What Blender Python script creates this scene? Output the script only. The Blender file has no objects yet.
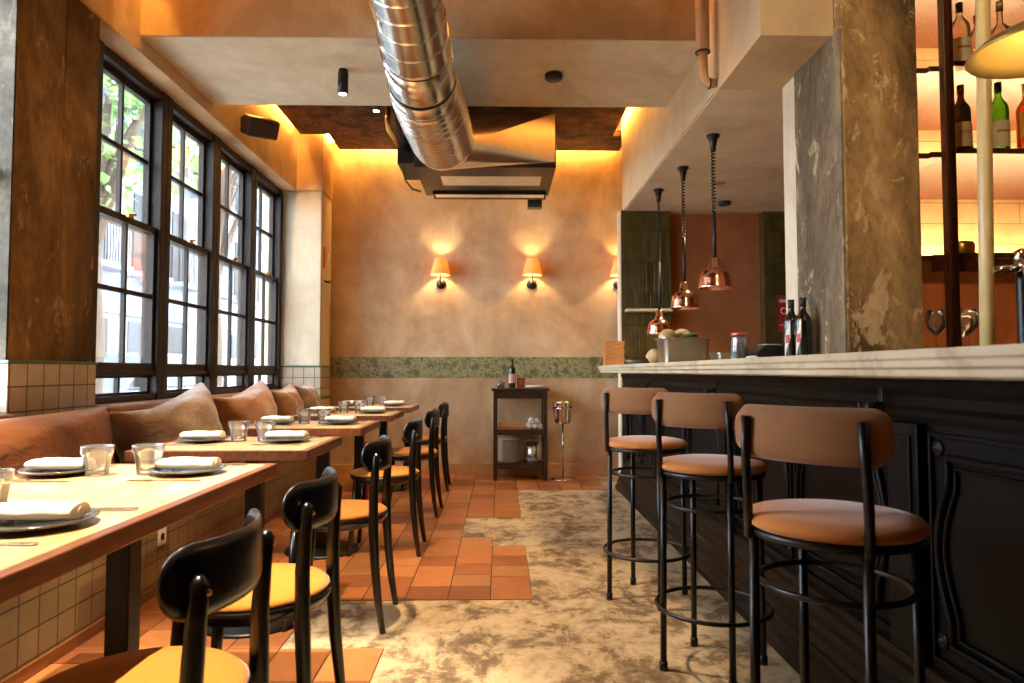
import bpy, bmesh, math, random
from mathutils import Vector, Matrix
random.seed(7)
PI = math.pi
SC = bpy.context.scene
COL = SC.collection
R = math.radians

# ------------------------------------------------------------------ camera
cam_d = bpy.data.cameras.new('camera')
cam = bpy.data.objects.new('camera', cam_d)
COL.objects.link(cam)
cam_d.sensor_width = 36.0
cam_d.lens = 24.0
cam_d.clip_start = 0.05
cam.location = (0, 0, 1.07)
cam.rotation_euler = (R(90) + math.atan(29.5/682.7), 0, -math.atan(12/682.7))
cam_d.dof.use_dof = True
cam_d.dof.focus_distance = 4.2
cam_d.dof.aperture_fstop = 5.6
SC.camera = cam

# ------------------------------------------------------------------ world, exposure
SC.view_settings.view_transform = 'Standard'
SC.view_settings.look = 'None'
SC.view_settings.exposure = 1.2
SC.view_settings.gamma = 1.0
SC.view_settings.use_curve_mapping = False
w = bpy.data.worlds.new('sky'); SC.world = w; w.use_nodes = True
nt = w.node_tree; nt.nodes.clear()
bg = nt.nodes.new('ShaderNodeBackground'); wo = nt.nodes.new('ShaderNodeOutputWorld')
bg.inputs['Color'].default_value = (0.80, 0.90, 1.0, 1)
bg.inputs['Strength'].default_value = 9.5
nt.links.new(bg.outputs[0], wo.inputs[0])
try:
    SC.cycles.max_bounces = 8
    SC.cycles.diffuse_bounces = 4
    SC.cycles.glossy_bounces = 4
    SC.cycles.transmission_bounces = 6
    SC.cycles.transparent_max_bounces = 16
    SC.cycles.caustics_reflective = False
    SC.cycles.caustics_refractive = False
    SC.cycles.sample_clamp_indirect = 6.0
    SC.cycles.use_denoising = True
except Exception:
    pass

# light table: name, kind, position, target, energy, colour, size, spot angle
WARM = (1.0, 0.70, 0.40)
AMBER = (1.0, 0.50, 0.12)
def lamp(name, kind, loc, energy, color, size=0.03, target=None, angle=60, blend=0.4, size_y=None, parent=None):
    d = bpy.data.lights.new(name, kind)
    d.energy = energy; d.color = color
    if kind == 'AREA':
        d.shape = 'RECTANGLE'; d.size = size; d.size_y = size_y or size
    else:
        d.shadow_soft_size = size
    if kind == 'SPOT':
        d.spot_size = R(angle); d.spot_blend = blend
    o = bpy.data.objects.new(name, d); COL.objects.link(o)
    o.location = loc
    if target is not None:
        v = Vector(target) - Vector(loc)
        o.rotation_euler = v.to_track_quat('-Z', 'Y').to_euler()
    if parent: o.parent = parent
    return o

# daylight entering through the opening of the window beside the camera (the window itself is out of frame)
SPOTS = [  # (x, y, z, target, power, angle)
    (-1.20, 1.55, 3.25, (-1.2, 1.45, 0.75), 480, 60),
    (-0.85, 2.95, 3.25, (-0.5, 2.98, 0.0), 230, 52),
    (-0.95, 3.30, 3.25, (-1.05, 3.4, 0.75), 40, 45),
]

# ------------------------------------------------------------------ materials
def lin(h):
    h = h.lstrip('#')
    c = [int(h[i:i+2], 16)/255 for i in (0, 2, 4)]
    return tuple(x/12.92 if x <= 0.04045 else ((x+0.055)/1.055)**2.4 for x in c) + (1,)

def newmat(name):
    m = bpy.data.materials.new(name); m.use_nodes = True
    n = m.node_tree; b = n.nodes.get('Principled BSDF')
    return m, n, b

def coords(n, scale=(1, 1, 1), kind='Object'):
    tc = n.nodes.new('ShaderNodeTexCoord'); mp = n.nodes.new('ShaderNodeMapping')
    mp.inputs['Scale'].default_value = scale
    n.links.new(tc.outputs[kind], mp.inputs['Vector'])
    return mp.outputs['Vector']

def noise(n, vec, scale, detail=6, rough=0.6, dist=0.0):
    x = n.nodes.new('ShaderNodeTexNoise')
    x.inputs['Scale'].default_value = scale; x.inputs['Detail'].default_value = detail
    x.inputs['Roughness'].default_value = rough; x.inputs['Distortion'].default_value = dist
    n.links.new(vec, x.inputs['Vector'])
    return x.outputs['Fac']

def ramp(n, fac, stops):
    r = n.nodes.new('ShaderNodeValToRGB')
    e = r.color_ramp.elements
    while len(e) > 1: e.remove(e[-1])
    e[0].position = stops[0][0]; e[0].color = stops[0][1]
    for p, c in stops[1:]:
        k = e.new(p); k.color = c
    n.links.new(fac, r.inputs['Fac'])
    return r.outputs['Color']

def bump(n, b, h, strength=0.3, dist=0.01):
    u = n.nodes.new('ShaderNodeBump'); u.inputs['Strength'].default_value = strength
    u.inputs['Distance'].default_value = dist
    n.links.new(h, u.inputs['Height']); n.links.new(u.outputs['Normal'], b.inputs['Normal'])

def plain(name, col, rough=0.5, metal=0.0, var=0.12, scale=6.0, bmp=0.0, spec=0.5, coat=0.0, stretch=(1, 1, 1), sheen=0.0):
    m, n, b = newmat(name)
    c = lin(col)
    v = coords(n, stretch)
    f = noise(n, v, scale)
    lo = tuple(x*(1-var) for x in c[:3]) + (1,); hi = tuple(min(1, x*(1+var)) for x in c[:3]) + (1,)
    n.links.new(ramp(n, f, [(0.3, lo), (0.7, hi)]), b.inputs['Base Color'])
    b.inputs['Roughness'].default_value = rough; b.inputs['Metallic'].default_value = metal
    b.inputs['Specular IOR Level'].default_value = spec
    b.inputs['Coat Weight'].default_value = coat; b.inputs['Coat Roughness'].default_value = 0.12
    if sheen:
        b.inputs['Sheen Weight'].default_value = sheen; b.inputs['Sheen Roughness'].default_value = 0.4
    if bmp: bump(n, b, f, bmp, 0.01 if bmp < 0.4 else 0.07)
    return m

def plaster(name, a, b_, c_, scale=1.3, rough=0.85, spots=True):
    """mottled lime plaster: three tones, cloudy"""
    m, n, b = newmat(name)
    v = coords(n)
    f = noise(n, v, scale, 8, 0.62, 0.6)
    col = ramp(n, f, [(0.30, lin(a)), (0.50, lin(b_)), (0.70, lin(c_))])
    g = noise(n, coords(n, (1, 1, 0.35)), scale*5, 6, 0.7, 0.3)
    mx = n.nodes.new('ShaderNodeMixRGB'); mx.blend_type = 'MULTIPLY'; mx.inputs['Fac'].default_value = 0.35
    n.links.new(col, mx.inputs['Color1'])
    n.links.new(ramp(n, g, [(0.3, (0.62, 0.58, 0.52, 1)), (0.6, (1, 1, 1, 1))]), mx.inputs['Color2'])
    n.links.new(mx.outputs[0], b.inputs['Base Color'])
    b.inputs['Roughness'].default_value = rough; b.inputs['Specular IOR Level'].default_value = 0.25
    bump(n, b, g, 0.25, 0.006)
    return m

def concrete(name, tones, scale=2.0, patch=None, bumpk=0.6, hstretch=1.0):
    m, n, b = newmat(name)
    v = coords(n, (1, 1, hstretch))
    f = noise(n, v, scale, 10, 0.68, 0.5)
    k = len(tones)
    col = ramp(n, f, [(0.32 + 0.36*i/(k-1), lin(t)) for i, t in enumerate(tones)])
    out = col
    if patch:
        g = noise(n, coords(n, (1, 1, 0.35)), patch[1], 9, 0.65, 1.0)
        mask = ramp(n, g, [(patch[2], (0, 0, 0, 1)), (patch[2]+0.02, (1, 1, 1, 1))])
        mx = n.nodes.new('ShaderNodeMixRGB'); n.links.new(mask, mx.inputs['Fac'])
        n.links.new(col, mx.inputs['Color1']); mx.inputs['Color2'].default_value = lin(patch[0])
        out = mx.outputs[0]
    sp = noise(n, v, 38, 4, 0.6)
    m2 = n.nodes.new('ShaderNodeMixRGB'); m2.blend_type = 'MULTIPLY'; m2.inputs['Fac'].default_value = 0.5
    n.links.new(out, m2.inputs['Color1'])
    n.links.new(ramp(n, sp, [(0.35, (0.55, 0.52, 0.5, 1)), (0.55, (1, 1, 1, 1))]), m2.inputs['Color2'])
    n.links.new(m2.outputs[0], b.inputs['Base Color'])
    b.inputs['Roughness'].default_value = 0.85; b.inputs['Specular IOR Level'].default_value = 0.3
    ad = n.nodes.new('ShaderNodeMath'); ad.operation = 'ADD'
    n.links.new(f, ad.inputs[0]); n.links.new(sp, ad.inputs[1])
    n.links.new(m2.outputs[0], b.inputs['Base Color'])
    sc_ = noise(n, coords(n, (1, 1, 0.5)), 11, 8, 0.75, 0.4)
    m3 = n.nodes.new('ShaderNodeMixRGB')
    n.links.new(ramp(n, sc_, [(0.57, (0, 0, 0, 1)), (0.62, (0.85, 0.85, 0.85, 1))]), m3.inputs['Fac'])
    n.links.new(m2.outputs[0], m3.inputs['Color1']); m3.inputs['Color2'].default_value = lin(tones[-1])
    n.links.new(m3.outputs[0], b.inputs['Base Color'])
    bump(n, b, sc_, bumpk, 0.008)
    return m

def wood(name, a, b_, c_, axis=0, rough=0.45, scale=3.0, coat=0.0, spec=0.5):
    m, n, b = newmat(name)
    st = [9, 9, 9]; st[axis] = 0.8
    v = coords(n, tuple(st))
    f = noise(n, v, scale, 8, 0.6, 1.4)
    n.links.new(ramp(n, f, [(0.3, lin(a)), (0.5, lin(b_)), (0.68, lin(c_))]), b.inputs['Base Color'])
    b.inputs['Roughness'].default_value = rough; b.inputs['Coat Weight'].default_value = coat
    b.inputs['Coat Roughness'].default_value = 0.15; b.inputs['Specular IOR Level'].default_value = spec
    bump(n, b, f, 0.12, 0.003)
    return m

def tiles(name, ca, cb, mortar, size, off=0.0, axes='YZ', rough=0.25, shift=(0, 0), msize=0.006, w=None, h=None, vary=0.08):
    """square glazed tiles through a brick texture laid in the given plane (world metres)"""
    m, n, b = newmat(name)
    tc = n.nodes.new('ShaderNodeTexCoord'); sx = n.nodes.new('ShaderNodeSeparateXYZ'); cx = n.nodes.new('ShaderNodeCombineXYZ')
    n.links.new(tc.outputs['Object'], sx.inputs[0])
    for k, a in enumerate(axes):
        ad = n.nodes.new('ShaderNodeMath'); ad.operation = 'ADD'; ad.inputs[1].default_value = shift[k]
        n.links.new(sx.outputs[a], ad.inputs[0]); n.links.new(ad.outputs[0], cx.inputs[k])
    br = n.nodes.new('ShaderNodeTexBrick')
    br.offset = off; br.squash = 1.0
    br.inputs['Scale'].default_value = 1.0
    br.inputs['Brick Width'].default_value = w or size; br.inputs['Row Height'].default_value = h or size
    br.inputs['Mortar Size'].default_value = msize; br.inputs['Mortar Smooth'].default_value = 0.1
    br.inputs['Color1'].default_value = lin(ca); br.inputs['Color2'].default_value = lin(cb)
    br.inputs['Mortar'].default_value = lin(mortar)
    n.links.new(cx.outputs[0], br.inputs['Vector'])
    f = noise(n, cx.outputs[0], 9, 5)
    mx = n.nodes.new('ShaderNodeMixRGB'); mx.blend_type = 'MULTIPLY'; mx.inputs['Fac'].default_value = 1.0
    n.links.new(br.outputs['Color'], mx.inputs['Color1'])
    n.links.new(ramp(n, f, [(0.3, (1-vary*2,)*3+(1,)), (0.7, (1, 1, 1, 1))]), mx.inputs['Color2'])
    n.links.new(mx.outputs[0], b.inputs['Base Color'])
    b.inputs['Roughness'].default_value = rough
    inv = n.nodes.new('ShaderNodeMath'); inv.operation = 'SUBTRACT'; inv.inputs[0].default_value = 1.0
    n.links.new(br.outputs['Fac'], inv.inputs[1])
    bump(n, b, inv.outputs[0], 0.5, 0.004)
    return m

def emit(name, col, strength):
    m = bpy.data.materials.new(name); m.use_nodes = True; n = m.node_tree; n.nodes.clear()
    e = n.nodes.new('ShaderNodeEmission'); o = n.nodes.new('ShaderNodeOutputMaterial')
    e.inputs['Color'].default_value = tuple(col)[:3] + (1,); e.inputs['Strength'].default_value = strength
    n.links.new(e.outputs[0], o.inputs[0]); return m

def thin_glass(name, tint=(1, 1, 1), refl=1.0, gl_rough=0.0, body=0.0, bodycol=(1, 1, 1), ior=1.45):
    m = bpy.data.materials.new(name); m.use_nodes = True; n = m.node_tree; n.nodes.clear()
    t = n.nodes.new('ShaderNodeBsdfTransparent'); g = n.nodes.new('ShaderNodeBsdfGlossy')
    fr = n.nodes.new('ShaderNodeFresnel'); fr.inputs['IOR'].default_value = ior
    mu = n.nodes.new('ShaderNodeMath'); mu.operation = 'MULTIPLY'; mu.inputs[1].default_value = refl
    n.links.new(fr.outputs[0], mu.inputs[0])
    t.inputs['Color'].default_value = tuple(tint) + (1,); g.inputs['Roughness'].default_value = gl_rough
    x = n.nodes.new('ShaderNodeMixShader'); o = n.nodes.new('ShaderNodeOutputMaterial')
    n.links.new(mu.outputs[0], x.inputs[0]); n.links.new(t.outputs[0], x.inputs[1]); n.links.new(g.outputs[0], x.inputs[2])
    last = x
    if body:
        d = n.nodes.new('ShaderNodeBsdfDiffuse'); d.inputs['Color'].default_value = tuple(bodycol) + (1,)
        y = n.nodes.new('ShaderNodeMixShader'); y.inputs[0].default_value = body
        n.links.new(x.outputs[0], y.inputs[1]); n.links.new(d.outputs[0], y.inputs[2]); last = y
    n.links.new(last.outputs[0], o.inputs[0]); return m

M = {}
M['plaster'] = plaster('warm plaster', '#a98862', '#c4a47c', '#dac2a0', 1.5)
M['plaster_pink'] = plaster('pale ceiling plaster', '#c4b79c', '#d6cab0', '#e2d8c0', 1.6)
M['plaster_soffit'] = plaster('rosy plaster', '#c2aa86', '#d2bc98', '#decaa8', 1.4)
M['plaster_kitchen'] = plaster('terracotta plaster', '#8a4f2c', '#a0623a', '#b07044', 1.5)
M['concrete'] = concrete('raw concrete pillar', ['#5e4a2c', '#94784c', '#b3945f', '#d8bd8a'], 2.6, ('#cdb689', 3.0, 0.60), 0.9, 0.5)
M['concrete_dark'] = concrete('brown concrete pillar', ['#3c2c1a', '#664c2e', '#84663e', '#a88858'], 2.4, ('#ac8f60', 3.4, 0.62), 0.9, 0.5)
M['concrete_grey'] = concrete('grey concrete', ['#4a4030', '#6b5c46', '#8a7a60', '#aa9a7c'], 2.4, ('#d2c4a4', 2.4, 0.56), 0.7, 0.4)
M['ceiling_rough'] = concrete('dark wood wool ceiling', ['#2a1a10', '#4a3020', '#64452e', '#7c5a3e'], 5.0, None, 1.5)
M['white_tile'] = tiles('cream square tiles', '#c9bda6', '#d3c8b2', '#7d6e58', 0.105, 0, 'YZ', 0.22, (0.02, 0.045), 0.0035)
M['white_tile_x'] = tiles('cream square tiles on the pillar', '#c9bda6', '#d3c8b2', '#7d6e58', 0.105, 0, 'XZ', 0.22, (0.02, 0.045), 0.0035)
M['bench_tile'] = tiles('shaded cream tiles of the bench', '#7c6a48', '#857352', '#4a3c28', 0.105, 0, 'YZ', 0.3, (0.02, 0.045), 0.0035)  # cream tile darkened: shade on the bench front is put into the colour
M['green_tile'] = tiles('dark green tiles', '#5c5026', '#4c431f', '#3c3216', 0.2, 0.5, 'XZ', 0.18, (0, 0), 0.004, 0.075, 0.3, 0.25)
M['green_cap'] = plain('green glazed cap', '#4c6a50', 0.3)
M['black_paint'] = plain('black lacquered wood', '#0b0908', 0.28, spec=0.5, coat=0.3)
M['black_metal'] = plain('black painted metal', '#070707', 0.38, 0.0, spec=0.4)
M['window_paint'] = plain('dark brown window paint', '#2a1f16', 0.5, spec=0.3)
M['mustard'] = plain('mustard fabric', '#bd7a1c', 0.85, var=0.08, scale=60, bmp=0.1, sheen=0.3)
M['suede'] = plain('tan suede', '#b8722e', 0.8, var=0.14, scale=9, bmp=0.08, sheen=0.4)
M['suede_back'] = plain('brown suede backrest', '#84592f', 0.8, var=0.1, scale=9, bmp=0.08, sheen=0.4)
M['leather'] = plain('cognac leather', '#6e4023', 0.42, var=0.22, scale=3, bmp=0.5, stretch=(1, 1, 2))
M['velvet_grey'] = plain('greyish brown velvet', '#86705c', 0.55, var=0.08, scale=3.0, bmp=0.5, stretch=(1, 1, 2.6), sheen=0.6)
M['velvet_rust'] = plain('rust brown velvet', '#98683c', 0.55, var=0.08, scale=3.0, bmp=0.5, stretch=(1, 1, 2.6), sheen=0.6)
M['oak'] = wood('pale oak table top', '#bd965e', '#d2ae7a', '#e2c496', 1, 0.3, 3, 0.25)
M['oak_edge'] = wood('brown table edge', '#5c3018', '#75421f', '#8a5530', 1, 0.35, 3, 0.2)
M['wood_shelf'] = wood('dark reddish shelf wood', '#2c120a', '#43200f', '#5a2c16', 2, 0.35, 3, 0.2)
M['wood_stack'] = wood('light crate wood', '#8a5a30', '#a8713e', '#bd8650', 0, 0.6, 3)
M['bar_wood'] = wood('almost black bar wood', '#040302', '#060504', '#0b0806', 2, 0.48, 2, 0.0, 0.15)
M['bar_base'] = wood('worn dark plinth wood', '#080605', '#0e0906', '#1a110a', 1, 0.45, 3, 0.0, 0.2)
M['trolley'] = wood('dark brown side table wood', '#1c0e07', '#2c170c', '#3c2112', 2, 0.35, 3, 0.3)
M['steel'] = plain('brushed steel', '#b8b4ac', 0.25, 1.0, var=0.06, scale=20)
M['chrome'] = plain('polished chrome', '#d8d6d2', 0.06, 1.0, var=0.02)
M['dullsteel'] = plain('dull pan steel', '#a8a292', 0.35, 1.0, var=0.08)
M['galvanised'] = plain('galvanised duct metal', '#cfcbc2', 0.22, 1.0, var=0.12, scale=5)
M['foil'] = plain('thin aluminium foil', '#d8d0c4', 0.26, 1.0, var=0.1, scale=4)
M['copper'] = plain('polished copper', '#f0b89c', 0.16, 1.0, var=0.05)
M['brass'] = plain('brass', '#b98d4c', 0.3, 1.0, var=0.06)
M['dish'] = plain('cream enamel dish', '#a88a48', 0.3, 0.3, var=0.05)
M['rubber'] = plain('black cable', '#0a0a0a', 0.5)
M['porcelain'] = plain('dark grey glazed plate', '#5a5c5a', 0.16, var=0.1)
M['white_ceramic'] = plain('white ceramic', '#e2ddd2', 0.25, var=0.03)
M['linen'] = plain('white linen napkin', '#efe6d6', 0.9, var=0.03, scale=30, bmp=0.1)
M['black_plastic'] = plain('black plastic', '#0c0a09', 0.45)
M['brown_plastic'] = plain('dark brown loudspeaker plastic', '#2a150c', 0.5)
M['beige_pipe'] = plain('beige painted pipe', '#c89a6c', 0.4)
M['cream_pole'] = plain('cream painted pole', '#cbb47e', 0.35)
M['red'] = plain('red sign', '#a51f1a', 0.4, var=0.03)
M['paper'] = plain('white paper', '#ddd6c8', 0.7, var=0.02)
M['pink'] = plain('faded pink print', '#b5514a', 0.6)
M['salad'] = plain('green salad leaves', '#4f6a22', 0.6, var=0.4, scale=30)
M['bread'] = plain('pale bread', '#c8aa7c', 0.8, var=0.15, scale=20)
M['skirting'] = plaster('painted skirting', '#b98e60', '#c79c6e', '#d2aa7e', 2)
M['skin_orange'] = emit('amber led strip', (1.0, 0.48, 0.10), 85)
M['led_bar'] = emit('warm led strip', (1.0, 0.68, 0.36), 85)
M['sconce_bulb'] = emit('bright amber bulb', (1.0, 0.69, 0.32), 480)
M['bulb'] = emit('warm bulb', (1.0, 0.6, 0.25), 12)
M['spot_lens'] = emit('spot lens', (1.0, 0.85, 0.6), 14)
M['pane'] = thin_glass('window pane', (0.97, 0.98, 0.99), 0.6)
M['tumbler'] = thin_glass('clear tumbler glass', (0.93, 0.95, 0.95), 2.2, 0.02, 0.08, (0.9, 0.95, 1.0))
M['wine_glass'] = thin_glass('wine glass crystal', (0.95, 0.95, 0.95), 0.9, 0.0, 0.03, (0.9, 0.9, 0.9))
M['clear_bottle'] = thin_glass('clear bottle glass', (0.95, 0.90, 0.78), 1.5, 0.02, 0.06, (1, 0.9, 0.7))
M['green_bottle'] = thin_glass('green bottle glass', (0.35, 0.75, 0.08), 1.2, 0.02, 0.12, (0.2, 0.6, 0.05))
M['dark_bottle'] = thin_glass('dark bottle glass', (0.22, 0.14, 0.06), 1.2, 0.02, 0.2, (0.05, 0.05, 0.02))
M['orange_bottle'] = thin_glass('orange bottle glass', (0.9, 0.30, 0.06), 1.2, 0.02, 0.15, (0.8, 0.2, 0.04))
M['black_bottle'] = plain('black wine bottle', '#0b0c0c', 0.12, coat=0.5)

def shade_mat():
    m = bpy.data.materials.new('pleated amber shade'); m.use_nodes = True; n = m.node_tree; n.nodes.clear()
    d = n.nodes.new('ShaderNodeBsdfDiffuse'); t = n.nodes.new('ShaderNodeBsdfTranslucent')
    x = n.nodes.new('ShaderNodeMixShader'); o = n.nodes.new('ShaderNodeOutputMaterial')
    v = coords(n); f = noise(n, v, 20)
    c = ramp(n, f, [(0.3, lin('#e8b070')), (0.7, lin('#f2c088'))])
    n.links.new(c, d.inputs['Color']); n.links.new(c, t.inputs['Color'])
    x.inputs[0].default_value = 0.35
    n.links.new(d.outputs[0], x.inputs[1]); n.links.new(t.outputs[0], x.inputs[2]); n.links.new(x.outputs[0], o.inputs[0])
    return m
M['shade'] = shade_mat()

def marble_band():
    m, n, b = newmat('green marble band')
    v = coords(n)
    f = noise(n, v, 11, 9, 0.75, 0.6)
    n.links.new(ramp(n, f, [(0.36, lin('#4a5232')), (0.47, lin('#6d7048')), (0.53, lin('#a89a70')), (0.57, lin('#646a44')), (0.7, lin('#3d4629'))]), b.inputs['Base Color'])
    b.inputs['Roughness'].default_value = 0.4
    return m
M['marble_band'] = marble_band()

def marble_top():
    m, n, b = newmat('white marble')
    v = coords(n, (1, 0.5, 1))
    f = noise(n, v, 3.5, 9, 0.65, 1.8)
    n.links.new(ramp(n, f, [(0.36, lin('#a89b80')), (0.46, lin('#bdb094')), (0.55, lin('#c8bca0')), (0.7, lin('#b8aa8c'))]), b.inputs['Base Color'])
    b.inputs['Roughness'].default_value = 0.25
    return m
M['marble'] = marble_top()

def floor_concrete():
    m, n, b = newmat('worn concrete floor')
    v = coords(n)
    f = noise(n, v, 3.2, 13, 0.8, 0.4)
    g = noise(n, coords(n, (1.6, 1, 1)), 7.0, 10, 0.7, 0.8)
    ad = n.nodes.new('ShaderNodeMath'); ad.operation = 'MULTIPLY_ADD'; ad.inputs[1].default_value = 0.45
    n.links.new(g, ad.inputs[0]); n.links.new(f, ad.inputs[2])
    sc = n.nodes.new('ShaderNodeMath'); sc.operation = 'MULTIPLY'; sc.inputs[1].default_value = 0.69
    n.links.new(ad.outputs[0], sc.inputs[0])
    col = ramp(n, sc.outputs[0], [(0.41, lin('#5a4834')), (0.468, lin('#74624a')), (0.487, lin('#9a8768')), (0.56, lin('#b8a686')), (0.63, lin('#a08c6c'))])
    n.links.new(col, b.inputs['Base Color'])
    n.links.new(ramp(n, sc.outputs[0], [(0.40, (0.75,)*3+(1,)), (0.56, (0.42,)*3+(1,))]), b.inputs['Roughness'])
    bump(n, b, sc.outputs[0], 0.35, 0.01)
    return m
M['floor_concrete'] = floor_concrete()

def terracotta():
    m, n, b = newmat('terracotta floor tile')
    at = n.nodes.new('ShaderNodeVertexColor'); at.layer_name = 'tone'
    v = coords(n); f = noise(n, v, 14, 6)
    mx = n.nodes.new('ShaderNodeMixRGB'); mx.blend_type = 'MULTIPLY'; mx.inputs['Fac'].default_value = 1
    n.links.new(at.outputs['Color'], mx.inputs['Color1'])
    n.links.new(ramp(n, f, [(0.3, (0.78, 0.76, 0.74, 1)), (0.65, (1, 1, 1, 1))]), mx.inputs['Color2'])
    n.links.new(mx.outputs[0], b.inputs['Base Color'])
    b.inputs['Roughness'].default_value = 0.33
    bump(n, b, f, 0.1, 0.004)
    return m
M['terracotta'] = terracotta()
M['grout'] = plain('floor grout', '#4a3322', 0.9)

# ------------------------------------------------------------------ mesh builder
class MB:
    def __init__(s): s.bm = bmesh.new()
    def box(s, x0, x1, y0, y1, z0, z1, mat=0):
        vs = [s.bm.verts.new(p) for p in [(x0,y0,z0),(x1,y0,z0),(x1,y1,z0),(x0,y1,z0),(x0,y0,z1),(x1,y0,z1),(x1,y1,z1),(x0,y1,z1)]]
        for q in [(0,3,2,1),(4,5,6,7),(0,1,5,4),(1,2,6,5),(2,3,7,6),(3,0,4,7)]:
            f = s.bm.faces.new([vs[i] for i in q]); f.material_index = mat
        return s
    def tube(s, pts, r, seg=12, cap=True, closed=False):
        pts = [Vector(p) for p in pts]; n = len(pts)
        rs = r if isinstance(r, (list, tuple)) else [r]*n
        rings = []; up = None
        for i, p in enumerate(pts):
            if closed: t = (pts[(i+1) % n] - pts[i-1]).normalized()
            elif i == 0: t = (pts[1]-p).normalized()
            elif i == n-1: t = (p-pts[i-1]).normalized()
            else: t = ((pts[i+1]-p).normalized() + (p-pts[i-1]).normalized()).normalized()
            if up is None:
                up = Vector((0,0,1)) if abs(t.z) < 0.9 else Vector((1,0,0))
            a = up - t*up.dot(t)
            if a.length < 1e-5: a = t.orthogonal()
            a.normalize(); b = t.cross(a); up = a
            rings.append([s.bm.verts.new(p + (a*math.cos(2*PI*k/seg) + b*math.sin(2*PI*k/seg))*rs[i]) for k in range(seg)])
        m = n if closed else n-1
        for i in range(m):
            A, B = rings[i], rings[(i+1) % n]
            for k in range(seg):
                f = s.bm.faces.new((A[k], A[(k+1)%seg], B[(k+1)%seg], B[k])); f.smooth = True
        if cap and not closed:
            s.bm.faces.new(rings[0][::-1]); s.bm.faces.new(rings[-1])
        return s
    def ring(s, c, R_, r, seg=40, tseg=8, axis='Z'):
        pts = []
        for k in range(seg):
            a = 2*PI*k/seg; u, v = R_*math.cos(a), R_*math.sin(a)
            pts.append((c[0]+u, c[1]+v, c[2]) if axis == 'Z' else ((c[0]+u, c[1], c[2]+v) if axis == 'Y' else (c[0], c[1]+u, c[2]+v)))
        return s.tube(pts, r, tseg, closed=True)
    def lathe(s, prof, seg=32, origin=(0,0,0), smooth=True, mod=None, axis='Z', flat=False):
        rings = []
        for (r, z) in prof:
            row = []
            for k in range(seg):
                a = 2*PI*k/seg; rr = max(r, 0.0002)
                if mod: rr = mod(rr, z, a)
                u, v = rr*math.cos(a), rr*math.sin(a)
                if axis == 'Z': p = (origin[0]+u, origin[1]+v, origin[2]+z)
                elif axis == 'Y': p = (origin[0]+u, origin[1]+z, origin[2]-v)
                else: p = (origin[0]+z, origin[1]+u, origin[2]+v)
                row.append(s.bm.verts.new(p))
            rings.append(row)
        for i in range(len(rings)-1):
            A, B = rings[i], rings[i+1]
            for k in range(seg):
                f = s.bm.faces.new((A[k], A[(k+1)%seg], B[(k+1)%seg], B[k])); f.smooth = smooth
        if prof[0][0] > 0.001 and not flat: s.bm.faces.new(rings[0][::-1])
        if prof[-1][0] > 0.001 and not flat: s.bm.faces.new(rings[-1])
        return s
    def prism(s, poly, axis, a0, a1, mat=0):
        """poly: 2D points; axis the extrusion axis"""
        def P(u, v, t): return (t, u, v) if axis == 'X' else ((u, t, v) if axis == 'Y' else (u, v, t))
        A = [s.bm.verts.new(P(u, v, a0)) for u, v in poly]; B = [s.bm.verts.new(P(u, v, a1)) for u, v in poly]
        n = len(poly)
        for f in [s.bm.faces.new(A), s.bm.faces.new(B[::-1])]: f.material_index = mat
        for i in range(n):
            f = s.bm.faces.new((A[i], B[i], B[(i+1)%n], A[(i+1)%n])); f.material_index = mat
        return s
    def sweep(s, path, prof):
        """profile points (out, up) swept along planar path of (pos, out direction, up direction)"""
        rows = [[s.bm.verts.new(Vector(p) + Vector(o)*a + Vector(u)*b) for a, b in prof] for p, o, u in path]
        for i in range(len(rows)-1):
            for k in range(len(prof)):
                k2 = (k+1) % len(prof)
                s.bm.faces.new((rows[i][k], rows[i][k2], rows[i+1][k2], rows[i+1][k]))
        s.bm.faces.new(rows[0][::-1]); s.bm.faces.new(rows[-1])
        return s
    def done(s, name, mats, parent=None, loc=None, bevel=0.0, smooth=False, subsurf=0, rot=None, bseg=2):
        bmesh.ops.recalc_face_normals(s.bm, faces=s.bm.faces)
        me = bpy.data.meshes.new(name); s.bm.to_mesh(me); s.bm.free()
        if not isinstance(mats, (list, tuple)): mats = [mats]
        for m in mats: me.materials.append(m)
        o = bpy.data.objects.new(name, me); COL.objects.link(o)
        if parent is not None: o.parent = parent
        if loc: o.location = loc
        if rot: o.rotation_euler = rot
        if smooth:
            for p in me.polygons: p.use_smooth = True
        if bevel:
            b = o.modifiers.new('bevel', 'BEVEL'); b.width = bevel; b.segments = bseg; b.limit_method = 'ANGLE'; b.angle_limit = R(50)
        if subsurf:
            q = o.modifiers.new('subdivision', 'SUBSURF'); q.levels = subsurf; q.render_levels = subsurf
        return o

def tag(o, label, cat, group=None):
    o['label'] = label; o['category'] = cat
    if group: o['group'] = group
    return o
def empty(name, loc, label, cat, group=None, rz=0.0):
    o = bpy.data.objects.new(name, None); COL.objects.link(o); o.empty_display_size = 0.05
    o.location = loc; o.rotation_euler = (0, 0, rz)
    return tag(o, label, cat, group)
def struct(o): o['kind'] = 'structure'; return o
KIDS = {}
def kids(o): return [c for c in bpy.data.objects if c.parent == o]
def copy_tree(o, parent=None):
    c = o.copy(); COL.objects.link(c); c.parent = parent
    for ch in kids(o): copy_tree(ch, c)
    return c
def again(o, label, loc=None, rz=None):
    c = copy_tree(o); c['label'] = label
    if loc is not None: c.location = loc
    if rz is not None: c.rotation_euler = (0, 0, rz)
    return c

# ================================================================== SETTING
XL = -2.0; YB = 7.09
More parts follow.
